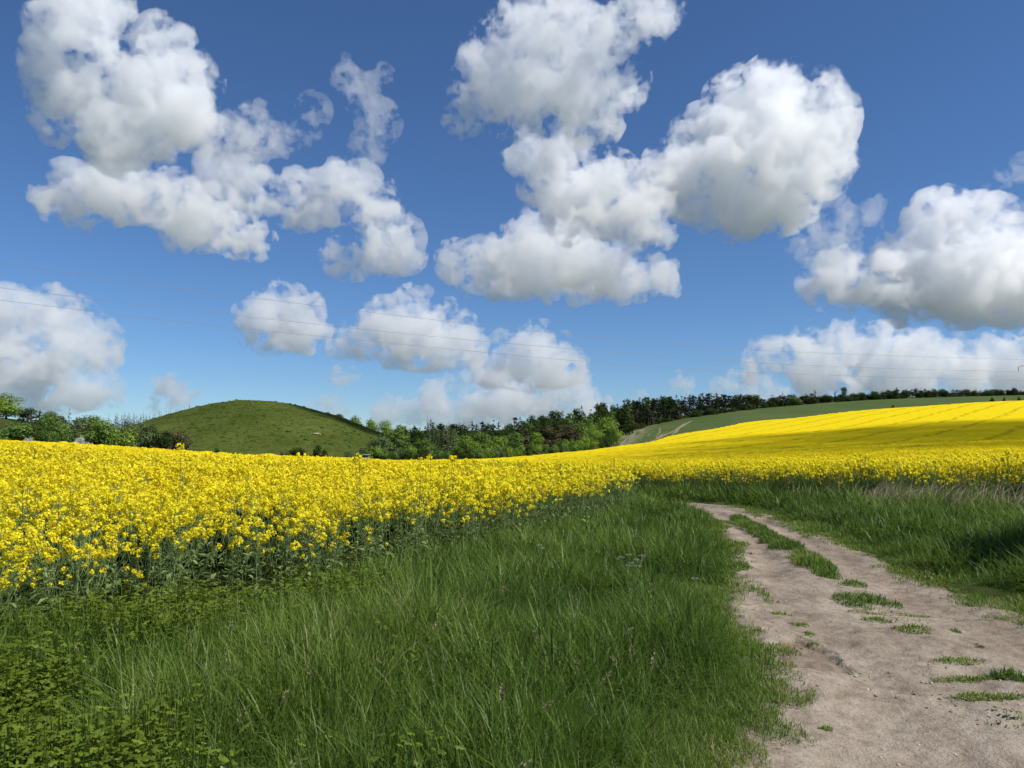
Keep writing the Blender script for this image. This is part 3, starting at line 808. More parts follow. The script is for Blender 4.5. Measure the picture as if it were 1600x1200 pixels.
def crop_points(poly, y0, y1, dens, umin=-140, umax=1760, depth=None, tram=True):
    X0, X1 = (umin - 800) / FPX * y1, (umax - 800) / FPX * y1
    x, y = scatter(r, X0, X1, y0, y1, dens)
    u = column(x, y)
    ed = edge_dist(poly, x, y)
    ok = (u > umin) & (u < umax) & inside(poly, x, y)
    wob = 0.25 * n2(x, y, 0.6, 8)
    ok &= (ed + wob > 0.05) & (r.random(len(x)) < np.clip(0.25 + (ed + wob) * 0.8, 0, 1))
    if depth: ok &= ed < depth
    s = np.nonzero(ok)[0]
    return x[s], y[s]
lb = Batch()
for y0, y1, dens, det in ((2, 11, 16, 0), (11, 17, 15, 1), (17, 30, 14, 2), (30, 58, 8, 2)):
    x, y = crop_points(CROP_L, y0, y1, dens, umax=1300)
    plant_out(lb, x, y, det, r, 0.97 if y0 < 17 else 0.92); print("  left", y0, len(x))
# lower side plants leaning out of the crop's edge
x, y = crop_points(CROP_L, 4, 14, 7, umax=1050, depth=0.9); plant_out(lb, x, y, 0, r, 0.80)
x, y = crop_points(CROP_L, 3, 12, 2.5, umax=900, depth=0.8); plant_out(lb, x, y, 0, r, 0.58)
left_crop = lb.build("rapeseed_crop", [M['petal'], M['stem']])
tag(left_crop, "tall yellow rapeseed plants crowding the left of the grass verge", "rapeseed", kind="stuff")
rb = Batch()
for y0, y1, dens, dep in ((13, 36, 17, 7.0), (24, 60, 9, 40)):
    x, y = crop_points(CROP_R, y0, y1, dens, umin=640, umax=1720, depth=dep)
    plant_out(rb, x, y, 2, r); print("  right", y0, len(x))
x, y = crop_points(CROP_R, 13, 36, 9, umin=980, umax=1720, depth=1.3); plant_out(rb, x, y, 2, r, 0.72)
# single flower heads standing out of the canopy farther off
for y0, y1, dens in ((55, 95, 5.0), (95, 150, 1.6)):
    X0, X1 = (-60 - 800) / FPX * y1, (1660 - 800) / FPX * y1
    x, y = scatter(r, X0, X1, y0, y1, dens); u = column(x, y)
    s = np.nonzero((u > -60) & (u < 1660) & (y < field_end(u)))[0]; x, y = x[s], y[s]
    z = _H(x, y) + CROP + r.normal(-0.03, 0.07, len(x))
    n = len(x); S = 0.05 + 0.0006 * y
    for k in range(2):
        nr = r.normal(0, 1, (n, 3)) + [0, -0.4, 0.8]; nr /= np.linalg.norm(nr, axis=1)[:, None]
        t1 = np.cross(nr, r.normal(0, 1, (n, 3))); t1 /= np.linalg.norm(t1, axis=1)[:, None]; t2 = np.cross(nr, t1)
        p = np.stack([x, y, z], 1); sz = S[:, None]
        rb.add(np.stack([p - t1 * sz, p + t2 * sz, p + t1 * sz, p - t2 * sz], 1).reshape(-1, 3), np.arange(n * 4).reshape(-1, 4), None, np.repeat(r.random(n), 4), 0)
tag(rb.build("rapeseed_crop", [M['petal'], M['stem']]), "yellow rapeseed plants along the far side of the bend in the track", "rapeseed", kind="stuff")
print("rape", lb.n, rb.n, round(time.time() - T0, 1))
# ------------------------------------------------------------------ trees
def tube(b, pts, r0, r1, sides=6, mat=0):
    pts = np.asarray(pts, float); n = len(pts)
    rad = np.linspace(r0, r1, n)
    d = np.gradient(pts, axis=0); d /= np.linalg.norm(d, axis=1)[:, None] + 1e-9
    ref = np.array([1.0, 0.1, 0.05])
    s1 = np.cross(d, ref); s1 /= np.linalg.norm(s1, axis=1)[:, None]; s2 = np.cross(d, s1)
    a = np.arange(sides) / sides * 2 * math.pi
    V = (pts[:, None] + rad[:, None, None] * (np.cos(a)[None, :, None] * s1[:, None] + np.sin(a)[None, :, None] * s2[:, None])).reshape(-1, 3)
    Q = [[i * sides + j, i * sides + (j + 1) % sides, (i + 1) * sides + (j + 1) % sides, (i + 1) * sides + j] for i in range(n - 1) for j in range(sides)]
    b.add(V, np.array(Q), None, np.full(len(V), 0.5), mat)
def leaf_clumps(b, clumps, n, size, r, mat=0, droop=0.0, tone_sd=0.16, stretch=1.0):
    """leaf-sized faces spread through the shells of many small clumps"""
    C = np.array(clumps)
    wt = (C[:, 3] * C[:, 4] * C[:, 5]) ** (2 / 3); wt /= wt.sum()
    k = r.choice(len(C), n, p=wt)
    v = r.normal(0, 1, (n, 3)); v /= np.linalg.norm(v, axis=1)[:, None]
    rad = np.clip(r.normal(0.86, 0.20, n), 0.2, 1.22)[:, None]
    p = C[k, :3] + v * C[k, 3:6] * rad
    nr = v * 1.3 + r.normal(0, 0.45, (n, 3)) + [0, 0, 0.30]; nr /= np.linalg.norm(nr, axis=1)[:, None]
    t1 = np.cross(nr, r.normal(0, 1, (n, 3)) + [0, 0, droop]); t1 /= np.linalg.norm(t1, axis=1)[:, None]
    t2 = np.cross(nr, t1)
    s = size * r.uniform(0.6, 1.4, (n, 1))
    V = np.stack([p - t1 * s, p - t2 * s * 0.6 * stretch, p + t1 * s, p + t2 * s * 0.6 * stretch], 1).reshape(-1, 3)
    ct = r.normal(0.5, 0.17, len(C))
    tn = np.clip(ct[k] + r.normal(0, tone_sd, n), 0, 1)
    b.add(V, np.arange(n * 4).reshape(-1, 4), None, np.repeat(tn, 4), mat)

def crown_shape(r, h, w, base, lumps, top=0.5):
    """clumps filling a crown of height h and width w above its base height"""
    C = []
    ch = h - base
    for k in range(lumps):
        t = r.uniform(0.0, 1.0)
        prof = math.sin(math.pi * min(1, max(0, (t * (1 - 0.12) + 0.10)))) ** 0.6 * (1 - 0.25 * max(0, t - top))
        a = r.uniform(0, 6.28); q = math.sqrt(r.uniform(0.05, 1)) * 0.5 * w * prof * 0.80
        s = r.uniform(0.13, 0.27) * w
        C.append((math.cos(a) * q, math.sin(a) * q, base + ch * (0.10 + 0.80 * t), s, s, s * r.uniform(0.7, 0.95)))
    C.append((0, 0, base + ch * 0.5, w * 0.30, w * 0.30, ch * 0.36))
    return C
def make_broadleaf(h, w, base, leaves, size, mat, seed, lumps=21):
    """returns (crown mesh object data, trunk mesh object data)"""
    r = np.random.default_rng(seed)
    C = crown_shape(r, h, w, base, lumps)
    cb = Batch(); leaf_clumps(cb, C, leaves, size, r)
    tb = Batch()
    tube(tb, [(0, 0, -0.5), (r.normal(0, .05) * w * .3, 0, h * .22), (r.normal(0, .04) * w, r.normal(0, .04) * w, h * .5), (0, 0, h * .8)], h * 0.030, h * 0.008, 7)
    for k in range(6):
        c = C[int(r.integers(0, len(C) - 1))]; z0 = h * r.uniform(.2, .5)
        tube(tb, [(0, 0, z0), (c[0] * .5, c[1] * .5, z0 + (c[2] - z0) * .65), (c[0], c[1], c[2])], h * 0.011, h * 0.003, 5)
    return cb, tb
def make_pine(h, w, seed, leaves=420, mat=0):
    """tall pine: bare stem, ragged dark crown in its upper part"""
    r = np.random.default_rng(seed)
    C = []
    base = h * r.uniform(0.04, 0.22)
    for k in range(20):
        t = r.random() ** 0.9
        q = 0.5 * w * (1 - 0.72 * t) * r.uniform(0.2, 0.95); a = r.uniform(0, 6.28); s = w * r.uniform(0.12, 0.24) * (1 - 0.45 * t)
        C.append((math.cos(a) * q, math.sin(a) * q, base + (h - base) * t * 0.95, s, s, s * 0.75))
    C.append((0, 0, h * 0.97, w * .09, w * .09, h * .05))
    cb = Batch(); leaf_clumps(cb, C, leaves, w * 0.055, r)
    tb = Batch(); tube(tb, [(0, 0, -0.5), (r.normal(0, .1), 0, h * .4), (0, 0, h * .95)], h * .016, h * .004, 6)
    return cb, tb
def make_spruce(h, w, seed, leaves=520):
    """narrow pointed conifer in drooping tiers"""
    r = np.random.default_rng(seed)
    cb = Batch(); C = []
    tiers = 13
    for k in range(tiers):
        t = k / (tiers - 1); z = h * (0.10 + 0.86 * t); rad = 0.5 * w * (1 - t) ** 0.85 + 0.02 * w
        for j in range(max(3, int(7 * (1 - t)) + 2)):
            a = r.uniform(0, 6.28); q = rad * r.uniform(0.45, 0.95)
            C.append((math.cos(a) * q, math.sin(a) * q, z - q * 0.25, rad * .30 + .03 * w, rad * .30 + .03 * w, h * .030))
    C.append((0, 0, h * .97, w * .03, w * .03, h * .035))
    leaf_clumps(cb, C, leaves, w * 0.045, r, droop=-0.6)
    tb = Batch(); tube(tb, [(0, 0, -0.5), (0, 0, h * .5), (0, 0, h * .98)], h * .014, h * .002, 6)
    return cb, tb
def make_bush(h, w, leaves, size, seed, lumps=22):
    r = np.random.default_rng(seed)
    C = []
    for k in range(lumps):
        a = r.uniform(0, 6.28); q = math.sqrt(r.random()) * 0.40 * w; t = r.random()
        s = w * r.uniform(0.11, 0.20)
        zz = h * (0.12 + 0.74 * t * math.sqrt(max(0.05, 1 - (q / (0.5 * w)) ** 2)))
        C.append((math.cos(a) * q, math.sin(a) * q, zz, s, s, min(s, h * .2)))
    cb = Batch(); leaf_clumps(cb, C, leaves, size, r)
    tb = Batch()
    for k in range(5):
        c = C[k]; tube(tb, [(c[0] * .15, c[1] * .15, -0.4), (c[0] * .6, c[1] * .6, c[2] * .5), (c[0], c[1], c[2])], w * .018, w * .005, 5)
    return cb, tb

_proto = {}
def proto(kind, variant, matkey):
    """unit-height mesh pair (crown, trunk), built once per kind, variant and leaf colour"""
    key = (kind, variant, matkey)
    if key in _proto: return _proto[key]
    sd = 100 + variant * 7 + sum(ord(ch) for ch in kind)
    if kind == 'round': cb, tb = make_broadleaf(10, 9.5, 0.4, 3400, 0.26, None, sd)
    elif kind == 'tall': cb, tb = make_broadleaf(10, 6.2, 0.3, 2800, 0.22, None, sd)
    elif kind == 'dense': cb, tb = make_broadleaf(10, 8.0, 0.6, 900, 0.42, None, sd, 18)
    elif kind == 'bush': cb, tb = make_bush(10, 14, 3400, 0.36, sd)
    elif kind == 'pine': cb, tb = make_pine(10, 4.6, sd)
    elif kind == 'spruce': cb, tb = make_spruce(10, 4.4, sd)
    elif kind == 'upright':                    # many-stemmed tree with brushy upright shoots
        r = np.random.default_rng(sd); C = []; tb = Batch(); cb = Batch()
        for k in range(40):
            a = r.uniform(0, 6.28); q = math.sqrt(r.random()) * 3.4; L = 10 * (1 - 0.35 * (q / 3.4) ** 2) * r.uniform(.8, 1.0)
            e = (math.cos(a) * q, math.sin(a) * q, L)
            tube(tb, [(0, 0, 0.3), (e[0] * .6, e[1] * .6, L * .5), e], .12, .02, 4)
            for t in (.45, .6, .75, .9): C.append((e[0] * (.5 + .5 * t), e[1] * (.5 + .5 * t), L * t, .45, .45, .8))
        leaf_clumps(cb, C, 3000, 0.16, r)
    mats = [M[matkey]]
    c = cb.build("crown", mats); t = tb.build("trunk", [M['pinebark'] if kind in ('pine', 'spruce') else M['bark']])
    cm, tm = c.data, t.data
    bpy.data.objects.remove(c); bpy.data.objects.remove(t)
    _proto[key] = (cm, tm)
    return cm, tm
WIDTH = {'round': 9.5, 'tall': 6.2, 'dense': 8.0, 'bush': 14.0, 'pine': 4.6, 'spruce': 4.4, 'upright': 7.6}
NAME = {'round': 'broadleaf_tree', 'tall': 'broadleaf_tree', 'dense': 'broadleaf_tree', 'bush': 'hedge_bush', 'pine': 'pine_tree', 'spruce': 'spruce_tree', 'upright': 'upright_tree'}
CAT = {'round': 'tree', 'tall': 'tree', 'dense': 'tree', 'bush': 'bush', 'pine': 'pine tree', 'spruce': 'spruce tree', 'upright': 'tree'}
trng = random.Random(5)
def plant(kind, variant, mat, u, y, vtop, wpx, label, group=None, parts=True, base=None):
    """stand one tree at distance y under picture column u, its top at row vtop, wpx wide"""
    x = yx(u, y)[0]
    z0 = (H1(x, y) if base is None else base) - 0.3
    h = EYE + ray(u, vtop)[1] * y - z0
    w = wpx / FPX * y
    cm, tm = proto(kind, variant, mat)
    rz = trng.uniform(0, 6.28)
    sc = (w / WIDTH[kind], w / WIDTH[kind], h / 10.0)
    t = empty(NAME[kind], (x, y, z0), rz)
    t.scale = sc
    for nm, dat in (("crown", cm), ("trunk", tm)):
        o = bpy.data.objects.new(nm, dat); COL.objects.link(o); o.parent = t
    tag(t, label, CAT[kind], group)
    return t

# hedge and trees behind the left-hand field
plant('round', 2, 'broad_b', 8, 340, 613, 62, "sunlit round tree at the far left edge on the grassy rise")
plant('dense', 2, 'broad_d', 42, 335, 636, 34, "small dark tree beside the round tree at the far left")
plant('bush', 0, 'broad_a', 62, 185, 645, 92, "large spreading bush at the left end of the hedge above the rape", "hedge bushes behind the left field")
plant('bush', 1, 'broad_c', 112, 188, 650, 62, "grey green hedge bush with a patch of white blossom beside it", "hedge bushes behind the left field")
plant('bush', 2, 'broad_a', 148, 190, 651, 70, "mid green hedge bush just right of the white blossom", "hedge bushes behind the left field")
plant('bush', 3, 'broad_b', 182, 192, 658, 60, "brighter green low bush in the middle of the left hedge", "hedge bushes behind the left field")
plant('bush', 0, 'broad_c', 214, 195, 657, 62, "dull green bush near the right end of the left hedge", "hedge bushes behind the left field")
plant('bush', 1, 'broad_d', 246, 197, 662, 48, "dark bush before the foot of the round hill, last but one of the hedge", "hedge bushes behind the left field")
plant('bush', 2, 'brown', 272, 205, 670, 62, "thin brownish bush at the right end of the left hedge under the hill", "hedge bushes behind the left field")
plant('bush', 3, 'broad_a', 22, 182, 654, 64, "bush under the round tree at the far left edge of the field", "hedge bushes behind the left field")
plant('bush', 1, 'broad_a', 88, 176, 662, 50, "low bush filling the front of the hedge left of the blossom", "hedge bushes behind the left field")
plant('bush', 2, 'blossom', 127, 172, 681, 24, "hawthorn covered in white blossom in the left hedge")
plant('bush', 3, 'blossom', 45, 178, 680, 16, "small white flowering bush low in the hedge at the far left")
for k, (u, vt, w, kd, mt, lb_) in enumerate([
  (74, 643, 44, 'round', 'broad_c', "grey green tree rising behind the left hedge, left of the dark conifer"),
  (106, 638, 20, 'spruce', 'spruce', "dark pointed conifer standing alone above the left hedge"),
  (60, 642, 22, 'pine', 'pine', "dark pine showing behind the left end of the hedge"),
  (146, 650, 52, 'round', 'broad_a', "round green tree rising above the middle of the left hedge"),
  (168, 645, 11, 'spruce', 'spruce', "lone thin conifer with a bare top left of the conifer row"),
  (125, 651, 36, 'dense', 'broad_d', "dark low tree between the pointed conifer and the round green tree"),
  (92, 650, 30, 'dense', 'broad_d', "dark tree at the left foot of the pointed conifer")]):
    plant(kd, k % 3, mt, u, 300 + 6 * k, vt, w, lb_)
for k in range(26):
    u = 178 + k * 4.9 + trng.uniform(-1.5, 1.5)
    vt = np.interp(u, [175, 190, 208, 230, 262, 300, 320], [648, 645, 645, 645, 639, 634, 631]) + trng.uniform(-2.5, 4)
    plant('spruce', k % 4, 'spruce', u, 640 + trng.uniform(-20, 40), vt, trng.uniform(10, 16), "dark conifer in the row climbing behind the left shoulder of the hill", "conifers behind the round hill")

# single bushes at the foot of the hill
for u, y, vt, w, mt, lb_ in [
  (445, 262, 703, 16, 'broad_c', "leftmost small bush at the foot of the round hill"),
  (465, 264, 697, 28, 'broad_d', "dark round bush at the foot of the hill below the pale bar"),
  (500, 266, 694, 26, 'broad_d', "second dark round bush at the foot of the hill, right of the first"),
  (486, 270, 707, 10, 'broad_a', "tiny bush between the two dark round bushes at the hill's foot"),
  (543, 268, 703, 20, 'broad_c', "low bush left of the small grey shed"),
  (338, 258, 700, 12, 'broad_d', "small dark shrub at the left foot of the round hill")]:
    plant('bush', int(u) % 4, mt, u, y, vt, w, lb_)

# wood between the hill and the bend of the field: front row of separate trees
FRONT = [
 (590, 290, 684, 56, 'round', 'broad_c', "grey green rounded tree at the left end of the front trees, beside the shed"),
 (620, 300, 670, 60, 'round', 'broad_a', "broad mid green tree second from the left among the front trees"),
 (650, 305, 664, 40, 'tall', 'broad_d', "dark narrow tree left of the brushy upright tree"),
 (672, 315, 650, 38, 'upright', 'broad_c', "brushy upright tree standing above the front trees against the clouds"),
 (664, 292, 686, 48, 'round', 'broad_a', "low green tree at the foot of the brushy upright tree"),
 (700, 305, 668, 50, 'round', 'broad_c', "greyish tree just right of the brushy upright tree"),
 (728, 298, 678, 44, 'round', 'broad_b', "bright green rounded tree in the middle of the front trees"),
 (752, 312, 671, 40, 'tall', 'broad_a', "taller green tree right of the bright rounded one"),
 (778, 300, 682, 46, 'round', 'broad_b', "light green tree with a low crown at the field's lowest edge"),
 (806, 312, 676, 46, 'round', 'broad_a', "green tree left of the pale slender one"),
 (838, 318, 672, 30, 'tall', 'broad_b', "slender pale green tree in front of the brown crowned trees"),
 (860, 326, 664, 46, 'tall', 'brown', "brown crowned tree with budding twigs in the middle of the wood"),
 (886, 330, 662, 44, 'tall', 'brown', "second brown crowned tree, right of the first"),
 (908, 336, 660, 46, 'round', 'broad_a', "green tree between the brown crowned trees and the bright one"),
 (946, 352, 649, 52, 'round', 'broad_b', "large bright green tree at the right end of the wood by the bare scrape"),
 (926, 340, 668, 38, 'round', 'broad_b', "smaller bright tree leaning against the large bright one"),
 (955, 346, 668, 28, 'round', 'broad_a', "low round tree at the very right end of the wood beside the bare scrape"),
]
for k, (u, y, vt, w, kd, mt, lb_) in enumerate(FRONT):
    plant(kd, k % 4, mt, u, y, vt, w, lb_)
for k in range(34):
    u = 580 + k * 11.0 + trng.uniform(-4, 4)
    y = np.interp(u, [580, 700, 800, 920, 975], [272, 274, 296, 318, 348])
    vg = np.interp(u, [580, 700, 800, 920, 975], [719, 719, 714, 702, 690])
    plant('bush', k % 4, trng.choice(['broad_a', 'broad_d', 'broad_c', 'broad_b', 'broad_a']), u, y, vg - trng.uniform(12, 24), trng.uniform(22, 36), "low shrub along the edge of the wood behind the rape", "shrubs along the wood's edge")

# trees on the skyline right of the hill
for k, (u, vt, w, mt, lb_) in enumerate([
  (556, 651, 34, 'broad_b', "sunlit tree on the skyline where the hill runs down"),
  (578, 655, 30, 'broad_b', "second sunlit skyline tree right of the hill"),
  (600, 655, 40, 'broad_b', "round bright green tree on the skyline right of the hill"),
  (528, 647, 22, 'broad_d', "small dark tree on the right shoulder of the round hill"),
  (512, 644, 14, 'broad_d', "tiny dark bush on the crest of the hill's right shoulder"),
  (625, 664, 34, 'broad_a', "low skyline tree between the bright round tree and the wood")]):
    plant('round', k % 4, mt, u, 560 if u > 540 else 545, vt, w, lb_, base=None if u > 540 else EYE + ray(u, vt + 12)[1] * 545)

# the wood behind, row upon row up to its skyline
SKY_U = [600, 640, 700, 740, 780, 820, 870, 905, 950, 985, 1050, 1125, 1200]
SKY_V = [668, 665, 663, 662, 660, 653, 645, 640, 631, 627, 620, 616, 619]
for row, (dy, dv, cnt) in enumerate(((0, 16, 30), (70, 8, 32), (150, 1, 36))):
    for k in range(cnt):
        u = 618 + (k + trng.random()) * (360 / cnt)
        y = np.interp(u, [600, 760, 990], [350, 390, 440]) + dy
        vt = np.interp(u, SKY_U, SKY_V) + dv + trng.uniform(-4, 5)
        dark = trng.random() < (0.65 + 0.15 * row)
        if row == 2 and trng.random() < 0.45:
            plant('pine', k % 5, 'pine', u, y, vt - 2, trng.uniform(14, 20), "dark pine in the back of the wood between hill and green field", "back trees of the wood")
        else:
            plant('dense', k % 4, 'broad_d' if dark else trng.choice(['broad_a', 'broad_a', 'broad_d', 'brown']), u, y, vt, trng.uniform(22, 34), "broad leaved tree in the back of the wood between hill and green field", "back trees of the wood")
# pine wood along the ridge above the green field
for row in range(2):
    n_ = 112 if row == 0 else 96
    for k in range(n_):
        u = 975 + (k + trng.uniform(0.1, 0.9)) * (650 / n_)
        y = np.interp(u, WOOD_U, WOOD_Y) + 14 + row * 26 + trng.uniform(-4, 6)
        vt = np.interp(u, [975, 1050, 1125, 1200, 1260, 1330, 1400, 1450, 1500, 1560, 1600, 1640], [627, 621, 616, 621, 618, 619, 611, 610, 611, 612, 613, 615]) + trng.uniform(-3.5, 3.5)
        kd = 'pine' if (u < 1210 and (row == 0 or trng.random() < 0.4)) or (u >= 1210 and trng.random() < 0.62) else ('dense' if trng.random() < 0.55 else 'spruce')
        mt = {'pine': 'pine', 'dense': trng.choice(['broad_d', 'broad_d', 'broad_a']), 'spruce': 'spruce'}[kd]
        wd = np.interp(u, [975, 1200, 1600], [27, 20, 14]) * trng.uniform(0.8, 1.2) * (1.2 if kd == 'dense' else 1)
        plant(kd, k % 5, mt, u, y, vt, wd, {'pine': "dark pine in the wood along the ridge above the green field", 'dense': "dark broad leaved tree in the wood along the ridge", 'spruce': "dark spruce in the wood along the ridge"}[kd], {'pine': "pines along the ridge", 'dense': "broad leaved trees along the ridge", 'spruce': "spruces along the ridge"}[kd])
for k in range(44):
    u = 985 + (k + trng.random()) * 14.3
    y = np.interp(u, WOOD_U, WOOD_Y) + 9
    vb = EYE - 0; x_ = yx(u, y)[0]; zb = H1(x_, y)
    row_v = 600 - FPX * (((zb - EYE) / y * math.cos(PITCH) - math.sin(PITCH)) / (math.cos(PITCH) + (zb - EYE) / y * math.sin(PITCH)))
    plant('bush', k % 4, 'broad_d', u, y, row_v - trng.uniform(7, 15), trng.uniform(14, 24), "dark undergrowth bush at the foot of the ridge wood", "undergrowth along the ridge wood")
for u, vt, w, kd, mt, lb_ in [
  (1225, 611, 20, 'spruce', 'spruce', "broad pointed spruce standing above the ridge wood, left of the tall tree"),
  (1276, 609, 9, 'pine', 'pine', "thin windswept pine on the ridge left of the tall tree"),
  (1308, 610, 8, 'pine', 'pine', "slim pine close beside the tall tree on the ridge"),
  (1321, 603, 14, 'tall', 'broad_c', "tallest tree on the ridge, a narrow grey green one against the clouds"),
  (1404, 605, 10, 'pine', 'pine', "pine with a tufted top above the right part of the ridge wood"),
  (1435, 606, 14, 'pine', 'pine', "broad topped pine right of the tufted one on the ridge"),
  (1550, 607, 5, 'spruce', 'spruce', "small pointed tree near the right end of the ridge"),
  (1570, 606, 5, 'spruce', 'spruce', "last pointed tree at the right end of the ridge")]:
    plant(kd, 1, mt, u, np.interp(u, WOOD_U, WOOD_Y) + 10, vt, w, lb_)
for u, v, w, lb_ in [(1398, 634.5, 6, "small dark bush on the boundary above the rape, left of the others"), (1553, 623, 7, "dark bush on the field boundary near the right edge"), (1572, 622.5, 5, "smaller bush just right of the dark boundary bush"), (1596, 622, 6, "bush on the field boundary at the right edge of the view")]:
    plant('bush', 2, 'broad_d', u, field_end(u) + 6, v - 2.5, w, lb_)

# nettle-thick bush just outside the view on the right; its shade falls on the verge
cb, tb = make_bush(3.7, 3.1, 6500, 0.08, 77)
t = empty("elder_bush", (8.75, 10.4, H1(8.75, 10.4)))
cb.build("crown", [M['broad_a']], t); tb.build("trunk", [M['bark']], t)
tag(t, "leafy bush at the right of the track throwing shade on the verge", "bush")
print("trees", len(bpy.data.objects), round(time.time() - T0, 1))
# ------------------------------------------------------------------ overhead wires and the pylon they run to
PA, PB = (-150.0, 150.0), (357.0, 560.0)
def wire_pt(u, v, off):
    """point of the wire's vertical plane seen in picture column u, row v"""
    k = ray(u, v)[0]
    dx, dy = PB[0] - PA[0], PB[1] - PA[1]
    nx, ny = -dy / math.hypot(dx, dy) * off, dx / math.hypot(dx, dy) * off
    ax, ay = PA[0] + nx, PA[1] + ny
    t = (k * ay - ax) / (dx - k * dy)
    y = ay + t * dy
    return at(u, v, y)
WIRES = [([(-60,402),(150,431),(385,464),(700,502),(930,527),(1200,548),(1600,562),(1680,563)], 5.0, "uppermost overhead wire, faint against the blue above the other two"),
         ([(-60,441),(35,454),(380,494),(700,528),(930,548),(1200,568),(1400,576),(1592,581)], 0.0, "middle overhead wire running to the insulator at the right edge"),
         ([(-60,460),(0,469),(380,513),(700,545),(930,566),(1200,583),(1600,595),(1680,597)], -4.0, "lowest overhead wire, running in from the left edge over the hill")]
for pts, off, lb_ in WIRES:
    p = np.array(pts, float)
    us = np.linspace(p[0, 0], p[-1, 0], 60)
    vs = _pchip(p[:, 0], p[:, 1], us)
    b = Batch(); tube(b, [wire_pt(u, v, off) for u, v in zip(us, vs)], 0.038, 0.07, 6)
    tag(b.build("power_line", [M['wire']]), lb_, "power line", "overhead wires")
def bar(b, a, c, rad, sides=5): tube(b, [a, (np.array(a) + np.array(c)) / 2, c], rad, rad, sides)
ax_, tip = wire_pt(1660, 566, 0.0), wire_pt(1591, 573, 0.0)
py = empty("pylon", (ax_.x, ax_.y, H1(ax_.x, ax_.y)))
tag(py, "lattice power pylon just past the right edge, only an arm tip in view", "pylon")
b = Batch(); L = np.array(py.location); top = ax_.z + 9 - L[2]
legs = [(sx, sy) for sx in (-1, 1) for sy in (-1, 1)]
for sx, sy in legs: bar(b, (2.6 * sx, 2.6 * sy, -0.5), (0.5 * sx, 0.5 * sy, top), 0.10)
for k in range(9):
    z0, z1 = top * k / 9, top * (k + 1) / 9
    w0, w1 = 2.6 - 2.1 * k / 9, 2.6 - 2.1 * (k + 1) / 9
    for (s0, s1) in (((-1,-1),(1,-1)), ((1,-1),(1,1)), ((1,1),(-1,1)), ((-1,1),(-1,-1))):
        bar(b, (s0[0] * w0, s0[1] * w0, z0), (s1[0] * w1, s1[1] * w1, z1), 0.05)
        bar(b, (s1[0] * w0, s1[1] * w0, z0), (s0[0] * w1, s0[1] * w1, z1), 0.05)
b.build("tower", [M['steel']], py)
b = Batch(); tp = np.array(tip) - L; zc = ax_.z - L[2]
for s in (-1, 1):
    bar(b, (0.9 * s, 0.9 * s, zc + 0.6), tp, 0.10); bar(b, (0.6 * s, 0.6 * s, zc + 5.5), tp, 0.09)
for t_ in (0.3, 0.55, 0.8):
    q0 = np.array([0, 0, zc + 0.6]) * (1 - t_) + tp * t_; q1 = np.array([0, 0, zc + 5.5]) * (1 - t_) + tp * t_
    bar(b, q0, q1, 0.06)
b.build("cross_arm", [M['steel']], py)
b = Batch(); low = np.array(wire_pt(1592, 581, 0.0)) - L
for k in range(9):
    c = tp + (low - tp) * (0.1 + 0.85 * k / 8)
    tube(b, [c + [0, 0, .12], c, c - [0, 0, .10]], 0.10, 0.36, 8)
bar(b, tp, low, 0.09)
b.build("insulator", [M['glassbrown']], py)

# ------------------------------------------------------------------ pale bar on the hillside, grey shed at its foot
def box(b, lo, hi, mat=0):
    x0, y0, z0 = lo; x1, y1, z1 = hi
    V = [(x0,y0,z0),(x1,y0,z0),(x1,y1,z0),(x0,y1,z0),(x0,y0,z1),(x1,y0,z1),(x1,y1,z1),(x0,y1,z1)]
    Q = [[0,3,2,1],[4,5,6,7],[0,1,5,4],[1,2,6,5],[2,3,7,6],[3,0,4,7]]
    b.add(V, np.array(Q), None, np.full(8, 0.5), mat)
ty_ = 446.0; tx_ = yx(493, ty_)[0]
# walk the sight line onto the hillside
for yy in np.arange(390, 520, 1.0):
    pnt = at(493, 679, yy)
    if hill_z(np.array([pnt.x]), np.array([yy]))[0] >= pnt.z:
        tx_, ty_ = pnt.x, yy; break
tr_ = empty("feed_trough", (tx_, ty_ - 0.8, at(493, 679.3, ty_).z))
tag(tr_, "pale tan feed trough lying alone on the side of the round hill", "feed trough")
b = Batch()
box(b, (-1.9, -.45, .25), (1.9, .45, .33)); box(b, (-1.9, -.50, .33), (1.9, -.42, .95)); box(b, (-1.9, .42, .33), (1.9, .50, .95))
box(b, (-1.98, -.5, .25), (-1.9, .5, 1.0)); box(b, (1.9, -.5, .25), (1.98, .5, 1.0))
b.build("tray", [M['paleboard']], tr_)
for s in (-1, 1):
    b = Batch(); box(b, (s * 1.5 - .08, -.40, -.6), (s * 1.5 + .08, .40, .25)); b.build("leg", [M['paleboard']], tr_)
b = Batch(); box(b, (2.0, -.3, .1), (3.1, .3, .45)); b.build("ramp", [M['paleboard']], tr_)
sh = empty("shed", (yx(570, 258)[0], 258, at(570, 719.5, 258).z), 0.1)
tag(sh, "small grey shed at the foot of the hill beside the front trees", "shed")
b = Batch(); box(b, (-1.3, -1.1, -1.0), (1.3, -1.0, 1.7)); box(b, (-1.3, -1.0, -1.0), (-1.2, 1.1, 1.7)); box(b, (1.2, -1.0, -1.0), (1.3, 1.1, 1.7)); box(b, (-1.2, 1.0, -1.0), (1.2, 1.1, 1.7))
b.build("wall", [M['greywall']], sh)
b = Batch()
V = [(-1.6,-1.4,1.68),(1.6,-1.4,1.68),(1.6,1.4,1.95),(-1.6,1.4,1.95),(-1.6,-1.4,1.80),(1.6,-1.4,1.80),(1.6,1.4,2.07),(-1.6,1.4,2.07)]
b.add(V, np.array([[0,3,2,1],[4,5,6,7],[0,1,5,4],[1,2,6,5],[2,3,7,6],[3,0,4,7]]), None, np.full(8, .5), 0)
b.build("roof", [M['greyroof']], sh)
